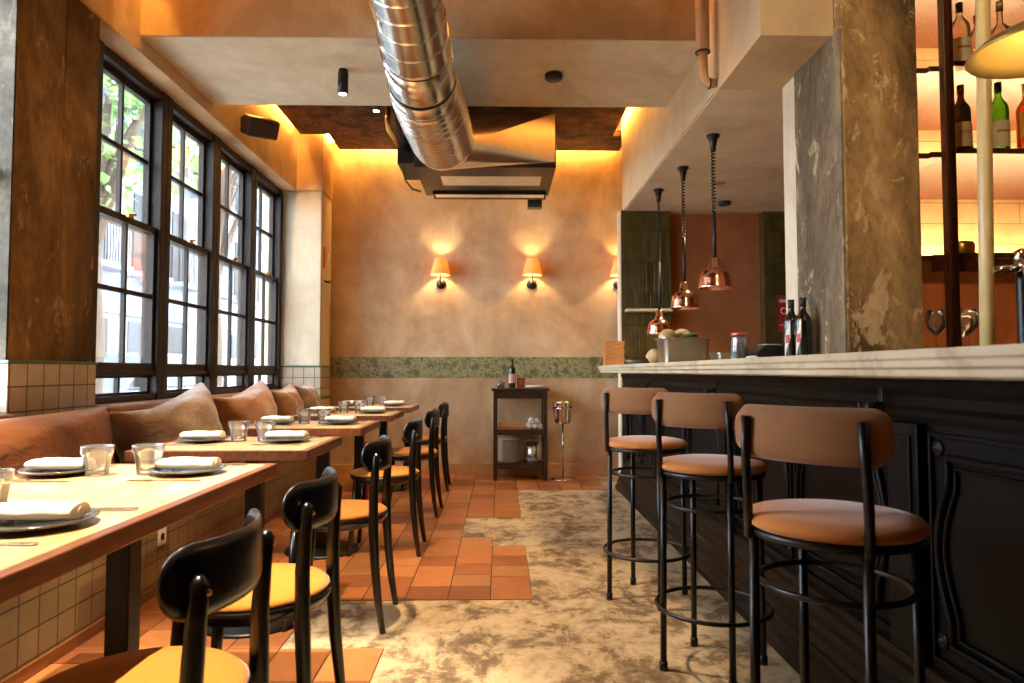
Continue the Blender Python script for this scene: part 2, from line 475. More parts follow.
# ---- floor: concrete slab with terracotta tiles let into it
def build_floor():
    mb = MB()
    mb.box(-2.35, 4.4, -3.0, 7.3, -0.12, 0.0, 0)
    bm = mb.bm
    lay = bm.loops.layers.float_color.new('tone')
    S = 0.2
    tones = ['#a86c3e', '#9c6038', '#b07646', '#8c5432', '#a26e44', '#a8693a', '#845030']
    x0s = 0.155
    def inside(x, y):
        if y > 6.2: return x < 1.0
        if y > 5.02: return x < 0.155
        if y > 4.44: return x < -0.23
        if y > 4.23: return x < -0.03
        if y > 3.24: return x < 0.16
        if y > 2.69: return x < -0.83
        return x < -0.449
    cuts_main = [3.24]
    ys = [3.24 + 0.198*k for k in range(0, 21)]
    def quad(x0, x1, y0, y1):
        g = 0.0022
        zt = 0.0035
        vs = [bm.verts.new(p) for p in [(x0+g, y0+g, 0), (x1-g, y0+g, 0), (x1-g, y1-g, 0), (x0+g, y1-g, 0), (x0+g*1.8, y0+g*1.8, zt), (x1-g*1.8, y0+g*1.8, zt), (x1-g*1.8, y1-g*1.8, zt), (x0+g*1.8, y1-g*1.8, zt)]]
        c = lin(random.choice(tones))
        k = random.uniform(0.85, 1.12); c = (c[0]*k, c[1]*k, c[2]*k, 1)
        for q in [(4,5,6,7),(0,1,5,4),(1,2,6,5),(2,3,7,6),(3,0,4,7)]:
            f = bm.faces.new([vs[i] for i in q]); f.material_index = 1
            for l in f.loops: l[lay] = c
        # grout bed
        b2 = [bm.verts.new(p) for p in [(x0, y0, 0.0012), (x1, y0, 0.0012), (x1, y1, 0.0012), (x0, y1, 0.0012)]]
        f = bm.faces.new(b2); f.material_index = 2
    # columns of tiles, each column with its own run of lengths
    ncol = 16
    for ci in range(-5, ncol):
        x1 = x0s - S*ci; x0 = x1 - S
        if x0 < -1.66: x0 = -1.66
        if x1 <= -1.66: continue
        xc = (x0+x1)/2
        segs = [(0.3, 2.69), (2.69, 3.24), (3.24, 4.23), (4.23, 4.44), (4.44, 5.02), (5.02, 6.2), (6.2, 7.09)]
        for a, b in segs:
            if not inside(xc, (a+b)/2): continue
            y = a; k = (ci + int(a*7)) % 3
            while y < b - 0.01:
                L = [0.198, 0.36, 0.198, 0.198][(k) % 4] if b - a > 0.7 else 0.198
                k += 1
                y2 = min(b, y+L)
                if b - y2 < 0.09: y2 = b
                quad(x0, x1, y, y2); y = y2
    o = mb.done('floor', [M['floor_concrete'], M['terracotta'], M['grout']])
    return struct(o)
build_floor()

# ---- walls
b = MB(); b.box(-2.35, 4.4, YB, YB+0.15, 0, 3.7); struct(b.done('wall_back', M['plaster']))
b = MB(); b.box(-1.75, 1.35, YB-0.006, YB, 0.997, 1.215); struct(b.done('trim_1', M['marble_band']))
b = MB(); b.box(-1.75, 1.35, YB-0.014, YB, 0, 0.115); struct(b.done('baseboard_back', M['skirting'], bevel=0.004))
b = MB()
b.box(-2.35, XL, 1.7, 6.69, 2.84, 3.7)          # wall above the windows
b.box(-2.35, -2.06, 1.7, 6.69, 0.0, 0.89)       # parapet behind the bench
b.box(-2.35, XL, -3.0, 1.7, 0.0, 3.7)
struct(b.done('wall_left', M['plaster']))
b = MB(); b.box(4.3, 4.4, -3.0, YB, 0, 3.7); struct(b.done('wall_right', M['plaster_kitchen']))
b = MB(); b.box(-2.35, -1.7, -3.1, -3.0, 0, 3.7); b.box(1.5, 4.4, -3.1, -3.0, 0, 3.7); b.box(-1.7, 1.5, -3.1, -3.0, 0, 3.7); struct(b.done('wall_front', M['plaster']))
# near pillar between the windows, raw concrete above a tiled foot
b = MB()
b.box(-2.34, XL-0.004, 2.82, 3.125, 1.11, 3.0)
b.box(-2.34, XL-0.012, 3.137, 3.40, 1.11, 3.0)
p_near = struct(b.done('wall_left_pillar', M['concrete_dark'], bevel=0.006))
b = MB(); b.box(-2.34, XL-0.008, 2.808, 2.82, 1.115, 3.0); struct(b.done('wall_left_pillar_front', concrete('darkened grey concrete', ['#24221e', '#3e3b34', '#524d43', '#6e685b'], 2.6, ('#7c7668', 3.0, 0.62), 0.6)))  # pillar face colour darkened to offset the strong window light on it
b = MB(); b.box(-2.345, XL+0.006, 2.805, 3.41, 0.0, 1.10); struct(b.done('wall_left_pillar_tiles', M['white_tile'], bevel=0.003))
b = MB(); b.box(-2.345, XL+0.012, 2.798, 3.416, 1.10, 1.115); struct(b.done('trim_2', M['green_cap'], bevel=0.003))
# far pillar
b = MB()
b.box(-2.35, -1.755, 6.69, YB, 1.12, 2.84)
struct(b.done('wall_left_far_pillar', M['plaster_pink'], bevel=0.008))
b = MB(); b.box(-2.35, -1.745, 6.675, YB, 2.84, 3.7); struct(b.done('wall_left_far_pillar_head', M['plaster'], bevel=0.006))
b = MB(); b.box(-2.35, -1.75, 6.685, YB, 0.0, 1.105); struct(b.done('wall_left_far_pillar_tiles', M['white_tile_x']))
b = MB(); b.box(-2.35, -1.744, 6.679, YB, 1.105, 1.12); b.box(-2.35, -1.744, 6.679, YB, 0.80, 0.825); struct(b.done('trim_3', M['green_cap']))

# ---- ceilings
b = MB(); b.box(-2.35, 4.4, -3.1, 7.3, 3.55, 3.7); struct(b.done('ceiling', M['plaster']))
b = MB()
b.box(-1.93, 1.10, 4.72, 6.55, 3.36, 3.42); b.box(-1.66, 1.24, 6.55, 7.00, 3.36, 3.42)
b.box(-1.93, 1.10, 0.6, 3.68, 3.36, 3.42)
struct(b.done('ceiling_panel', M['ceiling_rough']))
b = MB(); b.box(XL, 1.175, 3.76, 4.73, 2.93, 3.55); struct(b.done('ceiling_beam', [M['plaster_pink']]))
b = MB(); b.box(XL, 1.17, 3.752, 3.76, 2.935, 3.55); struct(b.done('ceiling_beam_face', M['plaster']))
# soffit over the bar
b = MB(); b.box(1.175, 1.846, 3.0, 3.93, 2.60, 3.55); b.box(1.175, 4.3, 3.93, 6.5, 2.60, 3.55); b.box(1.175, 1.846, 3.0, 3.60, 2.585, 2.60)
struct(b.done('ceiling_soffit', M['plaster_soffit']))
b = MB(); b.box(1.185, 1.82, 3.605, 3.93, 2.593, 2.60); b.box(1.185, 4.3, 3.93, 6.42, 2.593, 2.60); struct(b.done('ceiling_soffit_underside', M['plaster_pink']))
b = MB(); b.box(1.165, 1.36, 3.2, 3.3, 2.6, 2.7)
b.bm.free()
# kitchen wall
b = MB(); b.box(1.14, 1.622, 6.43, 6.55, 0, 2.60); b.box(2.52, 2.90, 6.43, 6.55, 0, 2.60)
struct(b.done('wall_kitchen_tiles', M['green_tile']))
b = MB(); b.box(1.622, 4.3, 6.56, 6.66, 0, 2.60); struct(b.done('wall_kitchen', M['plaster_kitchen']))
b = MB(); b.box(1.136, 1.150, 6.424, 6.56, 0, 2.60); struct(b.done('trim_4', M['plaster_pink']))
# bar column
b = MB(); b.box(1.507, 1.845, 2.93, 3.42, 0, 3.55); struct(b.done('wall_bar_column', M['concrete'], bevel=0.01))
b = MB(); b.box(1.512, 1.82, 3.40, 3.58, 0, 2.595); struct(b.done('wall_bar_column_plaster', M['plaster_pink'], bevel=0.01))
b = MB(); b.box(1.50, 1.508, 2.935, 3.40, 1.13, 2.585); struct(b.done('wall_bar_column_side', M['concrete_grey']))

# ---- windows in the left wall
def window(idx, y0, y1):
    X = -2.19
    root = MB()
    hw = 0.065
    root.box(X-0.05, X+0.06, y0, y0+hw, 0.895, 2.84)
    root.box(X-0.05, X+0.06, y1-hw, y1, 0.895, 2.84)
    root.box(X-0.05, X+0.05, y0+hw, y1-hw, 2.785, 2.84)
    root.box(X-0.05, X+0.05, y0+hw, y1-hw, 0.895, 0.93)
    root.box(X-0.05, X+0.045, y0+hw, y1-hw, 1.045, 1.075)
    fr = struct(root.done('window_%d' % idx, M['window_paint'], bevel=0.006))
    ya, yb = y0+hw, y1-hw; yc = (ya+yb)/2
    def sash(x, z0, z1, zc, name, bt=0.042, tp=0.04, t=0.030, th=0.018):
        s = MB()
        s.box(x-th, x+th, ya, ya+t, z0, z1); s.box(x-th, x+th, yb-t, yb, z0, z1)
        s.box(x-th, x+th, ya+t, yb-t, z0, z0+bt); s.box(x-th, x+th, ya+t, yb-t, z1-tp, z1)
        s.box(x-0.012, x+0.012, yc-0.011, yc+0.011, z0+bt, z1-tp)
        if zc:
            s.box(x-0.012, x+0.012, ya+t, yc-0.011, zc-0.013, zc+0.013); s.box(x-0.012, x+0.012, yc+0.011, yb-t, zc-0.013, zc+0.013)
        o = s.done(name, M['window_paint'], fr)
        g = MB(); g.box(x-0.003, x+0.003, ya+t, yb-t, z0+bt, z1-tp); g.done('window_pane', M['pane'], o)
        return o
    sash(X-0.025, 1.925, 2.785, 2.37, 'upper_sash')
    lo = sash(X+0.016, 1.075, 1.965, 1.53, 'lower_sash')
    sash(X-0.01, 0.93, 1.045, None, 'hopper_sash', 0.015, 0.015, 0.02)
    h = MB(); h.box(X+0.034, X+0.052, yc-0.03, yc+0.03, 1.955, 1.972); h.tube([(X+0.042, yc-0.02, 1.974), (X+0.065, yc+0.025, 1.98)], 0.006, 8)
    h.done('sash_lock', M['brass'], lo)
    return fr
WY = [3.575, 4.355, 5.13, 5.905, 6.68]
for i in range(4): window(i+1, WY[i]+0.001, WY[i+1]-0.001)
b = MB()
b.box(-2.24, -2.12, 3.41, 3.575, 0.9, 2.84)
struct(b.done('trim_5', M['window_paint']))
b = MB(); b.box(-2.34, -2.062, 1.3, 6.68, 0.87, 0.898); b.bm.free()
# window beside the camera: plain frame with big lights, seen only in reflections
b = MB()
for y in (1.7,):
    b.box(-2.18, -2.05, y, y+0.08, 0.9, 2.84)
for z in (0.9, 1.85, 2.76): b.box(-2.18, -2.06, 1.78, 2.79, z, z+0.06)
struct(b.done('window_5', M['window_paint']))

# ================================================================== LED COVES
def strip(x0, x1, y0, y1, z0, z1, label):
    b = MB(); b.box(x0, x1, y0, y1, z0, z1)
    return tag(b.done('led_strip', M['skin_orange']), label, 'light strip', 'amber light strips hidden in the ceiling gap')
strip(-1.62, 1.2, 7.005, 7.02, 3.43, 3.445, 'amber light strip above the gap along the back wall')
strip(-1.96, -1.945, 4.75, 6.5, 3.43, 3.445, 'amber light strip above the gap over the speaker wall')
strip(-1.96, -1.945, 0.8, 3.7, 3.43, 3.445, 'amber light strip above the wall in front of the dropped beam')
strip(1.115, 1.13, 4.75, 6.5, 3.43, 3.445, 'amber light strip along the soffit beside the bar')
M['amber_soft'] = emit('soft amber led strip', (1.0, 0.50, 0.12), 38)
b = MB(); b.box(-1.9, 1.1, 3.715, 3.725, 3.44, 3.455); tag(b.done('led_strip', M['amber_soft']), 'amber light strip above the gap along the front of the dropped beam', 'light strip', 'amber light strips hidden in the ceiling gap')
strip(-1.735, -1.72, 6.6, 6.99, 3.43, 3.445, 'short amber light strip above the far pillar')

# ================================================================== BENCH
bench = empty('bench', (0, 0, 0), 'long upholstered wall bench with tiled front under the windows', 'bench')
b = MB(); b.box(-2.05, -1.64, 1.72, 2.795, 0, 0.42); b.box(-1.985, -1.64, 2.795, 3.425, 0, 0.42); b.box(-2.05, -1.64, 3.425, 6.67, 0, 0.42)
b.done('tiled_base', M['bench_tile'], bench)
b = MB(); b.box(-1.985, -1.625, 1.72, 6.66, 0.422, 0.49)
b.done('seat_cushion', M['leather'], bench, bevel=0.02, bseg=3)
b = MB(); b.box(-2.055, -1.91, 3.43, 6.66, 0.50, 0.895)
b.done('leather_back', M['leather'], bench, bevel=0.035, bseg=4)
b = MB(); b.box(-1.985, -1.93, 1.72, 2.79, 0.50, 0.90)
b.done('leather_back', M['leather'], bench, bevel=0.02, bseg=3)
b = MB(); b.box(-1.645, -1.632, 1.72, 6.66, 0.0, 0.05); b.done('kickboard', M['oak_edge'], bench)
# wall sockets on the tiled front, below table edges
def socket(y, label):
    r = empty('wall_socket', (-1.64, y, 0.27), label, 'socket', 'sockets on the tiled bench front')
    b = MB(); b.box(0, 0.008, -0.04, 0.04, -0.04, 0.04); b.done('cover_plate', M['white_ceramic'], r, bevel=0.003)
    b = MB(); b.lathe([(0.018, 0.0085), (0.018, 0.010), (0.012, 0.010)], 20, axis='X'); b.done('outlet', M['black_plastic'], r)
socket(3.37, 'small beige wall socket on the tiled bench front below the leather seat')

# cushions
def pillow(name, cx, cy, cz, L, H, T, mat, label, tilt=0.2, yaw=0.0, n=14, px=2.6, wr=0.005, roll=0.0, seed=1, corner=0.16):
    rnd = random.Random(seed)
    b = MB(); bm = b.bm
    ph = [rnd.uniform(0, 6) for _ in range(4)]
    top = {}; bot = {}
    N = n*2
    for i in range(N+1):
        for j in range(N+1):
            u = i/N*2-1; v = j/N*2-1
            k = 1 - corner*(1-u*u)*abs(v)**3*0.6; k2 = 1 - corner*(1-v*v)*abs(u)**3*0.6
            th = ((1-abs(u)**px)*(1-abs(v)**px))
            th = max(th, 0)**0.5
            wv = wr*(math.sin(u*9+v*5+ph[0])+math.sin(v*11-u*6+ph[1]) + 0.6*math.sin(17*u*v+ph[2]))*th
            x = u*L/2*k2; z = v*H/2*k
            top[i, j] = bm.verts.new((th*T/2+wv, x, z))
            edge = i in (0, N) or j in (0, N)
            bot[i, j] = top[i, j] if edge else bm.verts.new((-th*T/2+wv*0.3, x, z))
    for i in range(N):
        for j in range(N):
            bm.faces.new((top[i,j], top[i+1,j], top[i+1,j+1], top[i,j+1]))
            q = (bot[i,j], bot[i,j+1], bot[i+1,j+1], bot[i+1,j])
            if len(set(q)) == 4 and set(q) != set((top[i,j], top[i,j+1], top[i+1,j+1], top[i+1,j])): bm.faces.new(q)
    o = b.done(name, mat, smooth=True)
    o.location = (cx, cy, cz)
    o.rotation_euler = (roll, -tilt, yaw)
    tag(o, label, 'cushion', 'loose cushions along the bench')
    return o
pillow('bolster_cushion', -1.80, 2.35, 0.70, 1.72, 0.42, 0.30, M['leather'], 'big smooth brown leather cushion nearest the camera behind the long table', 0.12, 0, px=3.5, wr=0.003, seed=3, corner=0.12)
pillow('bench_cushion', -1.76, 3.72, 0.74, 1.10, 0.44, 0.30, M['velvet_grey'], 'wrinkled greyish brown cushion with a tall pointed corner', 0.25, 0.0, roll=0.12, seed=5, corner=0.5)
pillow('bench_cushion', -1.78, 4.84, 0.74, 1.0, 0.45, 0.30, M['velvet_rust'], 'wide rust brown velvet cushion, third from the camera', 0.2, 0.02, roll=0.1, seed=8, corner=0.4)
pillow('bench_cushion', -1.78, 5.68, 0.73, 0.62, 0.45, 0.26, M['velvet_rust'], 'smaller rust cushion leaning behind the wide rust one', 0.2, 0.0, roll=0.06, seed=9, corner=0.4)
pillow('bench_cushion', -1.78, 6.28, 0.74, 0.5, 0.46, 0.26, M['velvet_grey'], 'farthest brown cushion beside the tiled far pillar', 0.2, 0.0, roll=0.04, seed=10, corner=0.4)

# ================================================================== DINING TABLES
def table(y0, y1, peds, label):
    x0, x1 = -1.50, -0.772
    r = empty('dining_table', ((x0+x1)/2, (y0+y1)/2, 0), label, 'table', 'dining tables along the bench')
    hx = (x1-x0)/2; hy = (y1-y0)/2
    b = MB(); b.box(-hx+0.03, hx-0.03, -hy+0.03, hy-0.03, 0.712, 0.75); b.done('table_top', M['oak'], r)
    b = MB()
    b.box(-hx, hx, -hy, -hy+0.03, 0.708, 0.7505); b.box(-hx, hx, hy-0.03, hy, 0.708, 0.7505)
    b.box(-hx, -hx+0.03, -hy+0.03, hy-0.03, 0.708, 0.7505); b.box(hx-0.03, hx, -hy+0.03, hy-0.03, 0.708, 0.7505)
    b.done('edge_band', M['oak_edge'], r, bevel=0.003)
    for p in peds:
        py = p-(y0+y1)/2; pxx = 0.076
        b = MB(); b.box(pxx-0.033, pxx+0.033, py-0.033, py+0.033, 0.02, 0.69); b.done('pedestal', M['black_metal'], r, bevel=0.004)
        b = MB(); b.box(-0.20, 0.30, py-0.04, py+0.04, 0.69, 0.708); b.done('top_bracket', M['black_metal'], r)
        b = MB(); b.lathe([(0.215, 0), (0.215, 0.012), (0.2, 0.02), (0.05, 0.026)], 40, (pxx, py, 0)); b.done('base_disc', M['black_metal'], r)
    return r
TB = [(0.95, 2.40, (1.25, 1.97)), (2.77, 3.37, (3.0,)), (3.83, 4.45, (4.14,)), (4.90, 5.52, (5.2,)), (5.96, 6.58, (6.27,))]
TN = ['the nearest long table', 'the second table from the camera', 'the middle table of the row', 'the fourth table from the camera', 'the last table by the back wall']
TL = ['long four seat oak table closest to the camera', 'square oak table second from the camera', 'square oak table in the middle of the row',
      'square oak table fourth from the camera', 'square oak table closest to the back wall']
for (a, c, p), l in zip(TB, TL): table(a, c, p, l)

# ================================================================== CHAIRS
def arc_band(R_, half, H, T, seg=44, rows=8, zc=0.0, cx=0.0, cr=0.045):
    """curved slab convex toward +X with rounded corners in elevation"""
    b = MB(); bm = b.bm
    F = []; Bk = []
    for i in range(seg+1):
        u = math.sin(PI/2*(i/seg*2-1)); a = u*half
        dd = max(0.0, cr - R_*half*(1-abs(u)))
        hh = H/2 - cr + math.sqrt(max(0.0, cr*cr - dd*dd))
        hh = max(hh, 0.004)
        rf = []; rb = []
        for j in range(rows+1):
            v = j/rows*2-1
            tt = T/2*max(0.25, (1-abs(v)**6)**0.5)
            z = zc + v*hh
            for rr, lst in ((R_+tt, rf), (R_-tt, rb)):
                rr2 = rr
                lst.append(bm.verts.new((cx + rr2*math.cos(a) - R_, rr2*math.sin(a), z)))
        F.append(rf); Bk.append(rb)
    for i in range(seg):
        for j in range(rows):
            bm.faces.new((F[i][j], F[i+1][j], F[i+1][j+1], F[i][j+1])); bm.faces.new((Bk[i][j], Bk[i][j+1], Bk[i+1][j+1], Bk[i+1][j]))
        bm.faces.new((F[i][0], Bk[i][0], Bk[i+1][0], F[i+1][0])); bm.faces.new((F[i][-1], F[i+1][-1], Bk[i+1][-1], Bk[i][-1]))
    for i in (0, seg):
        for j in range(rows): bm.faces.new((F[i][j], F[i][j+1], Bk[i][j+1], Bk[i][j]))
    return b

def chair(loc, label, rz=0):
    r = empty('dining_chair', loc, label, 'chair', 'dining chairs facing the tables', rz)
    # seat shell: D shape, wider at the front
    def dmod(rr, z, a): return rr*(1+0.06*math.cos(2*a+PI)*-1)
    b = MB(); b.lathe([(0.150, 0.405), (0.192, 0.418), (0.208, 0.440), (0.208, 0.456)], 40); b.done('seat', M['black_paint'], r)
    b = MB(); b.lathe([(0.200, 0.456), (0.204, 0.464), (0.192, 0.474), (0.12, 0.481), (0.0, 0.483)], 40); b.done('seat_pad', M['mustard'], r)
    for sgn in (1, -1):
        b = MB()
        pts = [(0.222, sgn*0.175, 0.0), (0.202, sgn*0.171, 0.12), (0.186, sgn*0.166, 0.27), (0.178, sgn*0.162, 0.42), (0.177, sgn*0.162, 0.55), (0.184, sgn*0.163, 0.66), (0.188, sgn*0.164, 0.715), (0.188, sgn*0.164, 0.728)]
        b.tube(pts, [0.013, 0.016, 0.019, 0.021, 0.0195, 0.017, 0.016, 0.007], 14); rl = b.done('rear_leg', M['black_paint'], r)
        b = MB()
        pts = [(-0.185, sgn*0.155, 0.0), (-0.165, sgn*0.140, 0.2), (-0.15, sgn*0.128, 0.425)]
        b.tube(pts, [0.012, 0.016, 0.019], 14); b.done('front_leg', M['black_paint'], r)
        b = MB(); b.tube([(0.203, sgn*0.164, 0.70), (0.208, sgn*0.164, 0.70)], [0.007, 0.004], 10); b.done('bolt', M['brass'], rl)
    b = arc_band(0.27, 0.79, 0.128, 0.017, zc=0.713, cx=0.213, cr=0.055); b.done('backrest', M['black_paint'], r, smooth=True)
    return r
CH = [(-0.69, 1.33), (-0.69, 1.97), (-0.70, 3.02), (-0.69, 4.16), (-0.68, 5.22), (-0.69, 6.30)]
CL = ['black chair with mustard seat nearest the camera, cut by the frame', 'black chair with mustard seat at the far end of the long table',
      'black chair with brightly lit seat beside the second table', 'black chair with mustard seat beside the middle table', 'black chair, second from the back wall', 'black chair closest to the back wall']
c0 = chair((CH[0][0], CH[0][1], 0), CL[0], R(0))
for i in range(1, 6): again(c0, CL[i], (CH[i][0], CH[i][1], 0), R([0, 0, 0, 1, -1, 1][i]))

# ================================================================== PLACE SETTINGS
def plate(loc, label):
    b = MB(); b.lathe([(0.055, 0.0), (0.068, 0.003), (0.103, 0.012), (0.112, 0.016), (0.110, 0.019), (0.068, 0.008), (0.0, 0.006)], 48)
    o = b.done('plate', M['porcelain']); o.location = loc
    return tag(o, label, 'plate', 'grey plates under napkins')
def napkin(loc, label, rz=0):
    b = MB(); bm = b.bm
    prof = []
    # rolled napkin: flat soft roll, spiral end suggested by stacked folds
    L = 0.178
    rows = []
    for i in range(13):
        x = -L/2 + L*i/12
        row = []
        e = 1 - 0.16*abs(i/6-1)**6
        for k in range(20):
            a = 2*PI*k/20
            y = 0.042*math.cos(a)*e; z = 0.017 + 0.017*math.sin(a)*e
            z += 0.0022*math.sin(x*60+a*2) * (1 if math.sin(a) > 0 else 0)
            z = max(z, 0.001)
            row.append(bm.verts.new((x, y, z)))
        rows.append(row)
    for i in range(12):
        for k in range(20):
            f = bm.faces.new((rows[i][k], rows[i][(k+1)%20], rows[i+1][(k+1)%20], rows[i+1][k])); f.smooth = True
    bm.faces.new(rows[0]); bm.faces.new(rows[-1][::-1])
    # folded inner layers visible at the open end
    for q, rr in ((1, 0.6), (2, 0.3)):
        b.tube([(L/2-0.004, 0.0, 0.017), (L/2+0.003, 0, 0.017)], 0.015*rr, 12)
    # loose flap lying over the roll
    fl = []
    for i in range(9):
        x = -L/2*0.9 + L*0.9*i/8
        fl.append([bm.verts.new((x, 0.034+0.018*t, 0.028*(1-t)**0.7+0.003)) for t in (0, .25, .5, .75, 1)])
    for i in range(8):
        for k in range(4):
            f = bm.faces.new((fl[i][k], fl[i][k+1], fl[i+1][k+1], fl[i+1][k])); f.smooth = True
    o = b.done('napkin', M['linen']); o.location = loc; o.rotation_euler = (0, 0, rz)
    return tag(o, label, 'napkin', 'rolled white napkins on the plates')
def tumbler(loc, label):
    b = MB()
    def facet(rr, z, a):
        if 0.02 < z < 0.066: return rr*(1 - 0.045*abs(math.cos(4.5*a)))
        return rr
    prof = [(0.0, 0.0), (0.030, 0.0), (0.029, 0.004), (0.031, 0.024), (0.0335, 0.045), (0.0365, 0.064), (0.0395, 0.068), (0.041, 0.088), (0.0415, 0.090), (0.0388, 0.089), (0.0370, 0.066), (0.0335, 0.058), (0.0290, 0.026), (0.025, 0.012), (0.0, 0.010)]
    prof = [(r_*1.13, z) for r_, z in prof]; b.lathe(prof, 72, mod=facet)
    o = b.done('tumbler', M['tumbler']); o.location = loc
    return tag(o, label, 'glass', 'faceted water tumblers')
def fork(loc, label, rz=0):
    b = MB()
    b.box(-0.10, 0.03, -0.004, 0.004, 0.001, 0.003); b.box(0.03, 0.05, -0.011, 0.011, 0.001, 0.003)
    for k in range(4): b.box(0.05, 0.095, -0.011+k*0.0063, -0.008+k*0.0063, 0.001, 0.003)
    b.prism([(-0.115, -0.008), (-0.06, -0.004), (-0.06, 0.004), (-0.115, 0.008)], 'Z', 0.001, 0.003)
    o = b.done('fork', M['steel'], bevel=0.0008); o.location = loc; o.rotation_euler = (0, 0, rz)
    return tag(o, label, 'fork', 'forks on the tables')
def knife(loc, label, rz=0):
    b = MB()
    b.prism([(-0.115, -0.007), (0.0, -0.006), (0.0, 0.006), (-0.115, 0.007)], 'Z', 0.001, 0.006)
    b.prism([(0.0, -0.006), (0.10, -0.008), (0.115, -0.002), (0.11, 0.006), (0.0, 0.006)], 'Z', 0.001, 0.003)
    o = b.done('knife', M['steel'], bevel=0.001); o.location = loc; o.rotation_euler = (0, 0, rz)
    return tag(o, label, 'knife', 'knives on the tables')
P0 = plate((0, 0, 0), ''); N0 = napkin((0, 0, 0), ''); G0 = tumbler((0, 0, 0), ''); F0 = fork((0, 0, 0), ''); K0 = knife((0, 0, 0), '')
first = {'p': True}
used = set()
def put(src, label, loc, rz=0):
    if src.name not in used:
        used.add(src.name); src['label'] = label; src.location = loc; src.rotation_euler = (0, 0, rz); return src
    return again(src, label, loc, rz)
sets = []  # (y, xplateR, xplateL, glassL x, glassR x, glass y)
T5 = TN
TZ = 0.7505
def seatset(ti, y, side, x, where):
    t = T5[ti]
    rz = random.uniform(-0.06, 0.06)
    put(P0, 'round grey plate under a napkin, %s on %s' % (where, t), (x, y, TZ))
    put(N0, 'rolled white linen napkin, %s on %s' % (where, t), (x, y, TZ+0.0145), rz)
    s = 1 if side == 'c' else -1
    put(F0, 'steel fork left of the plate, %s on %s' % (where, t), (x-0.01, y - s*0.155, TZ+0.0005), PI if s > 0 else 0)
    put(K0, 'steel knife right of the plate, %s on %s' % (where, t), (x+0.01, y + s*0.155, TZ+0.0005), PI if s > 0 else 0)
seatset(0, 1.44, 'c', -0.955, 'near chair side')
seatset(0, 2.17, 'c', -0.975, 'far chair side')
seatset(0, 2.16, 'b', -1.365, 'far bench side')
put(G0, 'clear tumbler at the left picture edge on the nearest long table', (-1.17, 1.60, TZ))
put(G0, 'clear tumbler closer to the bench at the far end of the nearest long table', (-1.235, 2.13, TZ))
put(G0, 'clear tumbler closer to the chairs at the far end of the nearest long table', (-1.095, 2.16, TZ))
for ti, yy in ((1, 3.13), (2, 4.17), (3, 5.23), (4, 6.28)):
    seatset(ti, yy, 'c', -0.965, 'chair side')
    seatset(ti, yy, 'b', -1.345, 'bench side')
    put(G0, 'clear tumbler closer to the bench on %s' % T5[ti], (-1.19, yy+0.02, TZ))
    put(G0, 'clear tumbler closer to the chairs on %s' % T5[ti], (-1.075, yy+0.03, TZ))

# ================================================================== BAR STOOLS
def stool(loc, label, rz):
    r = empty('bar_stool', loc, label, 'stool', 'bar stools at the counter', rz)
    b = MB(); b.lathe([(0.0, 0.712), (0.182, 0.712), (0.193, 0.719), (0.194, 0.729), (0.183, 0.741), (0.14, 0.749), (0.0, 0.753)], 48); b.done('seat', M['suede'], r)
    b = MB(); b.lathe([(0.0, 0.694), (0.186, 0.694), (0.190, 0.702), (0.186, 0.711), (0.0, 0.711)], 40); b.done('seat_frame', M['black_metal'], r)
    for a in (45, -45, 180-42, 180+42):
        ca, sa = math.cos(R(a)), math.sin(R(a))
        b = MB(); b.tube([(0.190*ca, 0.190*sa, 0), (0.184*ca, 0.184*sa, 0.70)], [0.0115, 0.0115], 12); 
        b.lathe([(0.015, 0), (0.015, 0.03), (0.012, 0.032)], 12, (0.190*ca, 0.190*sa, 0))
        b.done('leg', M['black_metal'], r)
    b = MB(); b.ring((0, 0, 0.22), 0.201, 0.008, 48); b.done('foot_ring', M['black_metal'], r)
    b = MB(); b.ring((0, 0, 0.585), 0.163, 0.0075, 48); b.done('upper_ring', M['black_metal'], r)
    for a in (180+42, 180-42):
        ca, sa = math.cos(R(a)), math.sin(R(a))
        b = MB(); b.tube([(0.196*ca, 0.196*sa, 0.69), (0.200*ca, 0.197*sa, 0.78), (0.212*ca, 0.195*sa, 0.88), (0.219*ca, 0.190*sa, 0.968)], 0.0105, 12); b.done('backrest_upright', M['black_metal'], r)
    b = arc_band(0.30, 0.58, 0.122, 0.036, zc=0.932, cx=0.0, cr=0.035)
    for v in b.bm.verts: v.co = Vector((-v.co.x-0.160, v.co.y, v.co.z))
    b.done('backrest', M['suede_back'], r, smooth=True)
    return r
s0 = stool((0.77, 1.58, 0), 'tan suede bar stool nearest the camera at the bar', R(42))
again(s0, 'tan suede bar stool in the middle of the three', (0.775, 2.51, 0), R(50))
again(s0, 'tan suede bar stool farthest from the camera, by the end of the bar', (0.70, 3.28, 0), R(54))

# ================================================================== BAR
bar = empty('bar_counter', (1.15, 0, 0), 'black panelled wooden bar front with stepped plinth', 'bar counter')
b = MB(); b.box(0.02, 0.30, 0.2, 6.30, 0.0, 1.045); b.done('bar_body', M['bar_wood'], bar)
b = MB()
prof = [(0.02, 0.0), (-0.095, 0.0), (-0.095, 0.035), (-0.08, 0.045), (-0.08, 0.075), (-0.065, 0.085), (-0.065, 0.115), (-0.055, 0.12), (-0.05, 0.15), (-0.035, 0.16), (-0.035, 0.19), (-0.02, 0.20), (-0.018, 0.235), (-0.002, 0.245), (0.0, 0.27), (0.02, 0.28)]
b.prism(prof, 'Y', 0.2, 6.28); b.done('stepped_plinth', M['bar_base'], bar)
b = MB(); b.prism([(0.02, 0.93), (0.004, 0.93), (-0.004, 0.945), (-0.006, 0.96), (-0.02, 0.975), (-0.02, 1.0), (-0.035, 1.02), (-0.035, 1.045), (0.02, 1.045)], 'Y', 0.2, 6.28); b.done('cornice', M['bar_wood'], bar)
PY = [1.93, 3.48, 5.03]
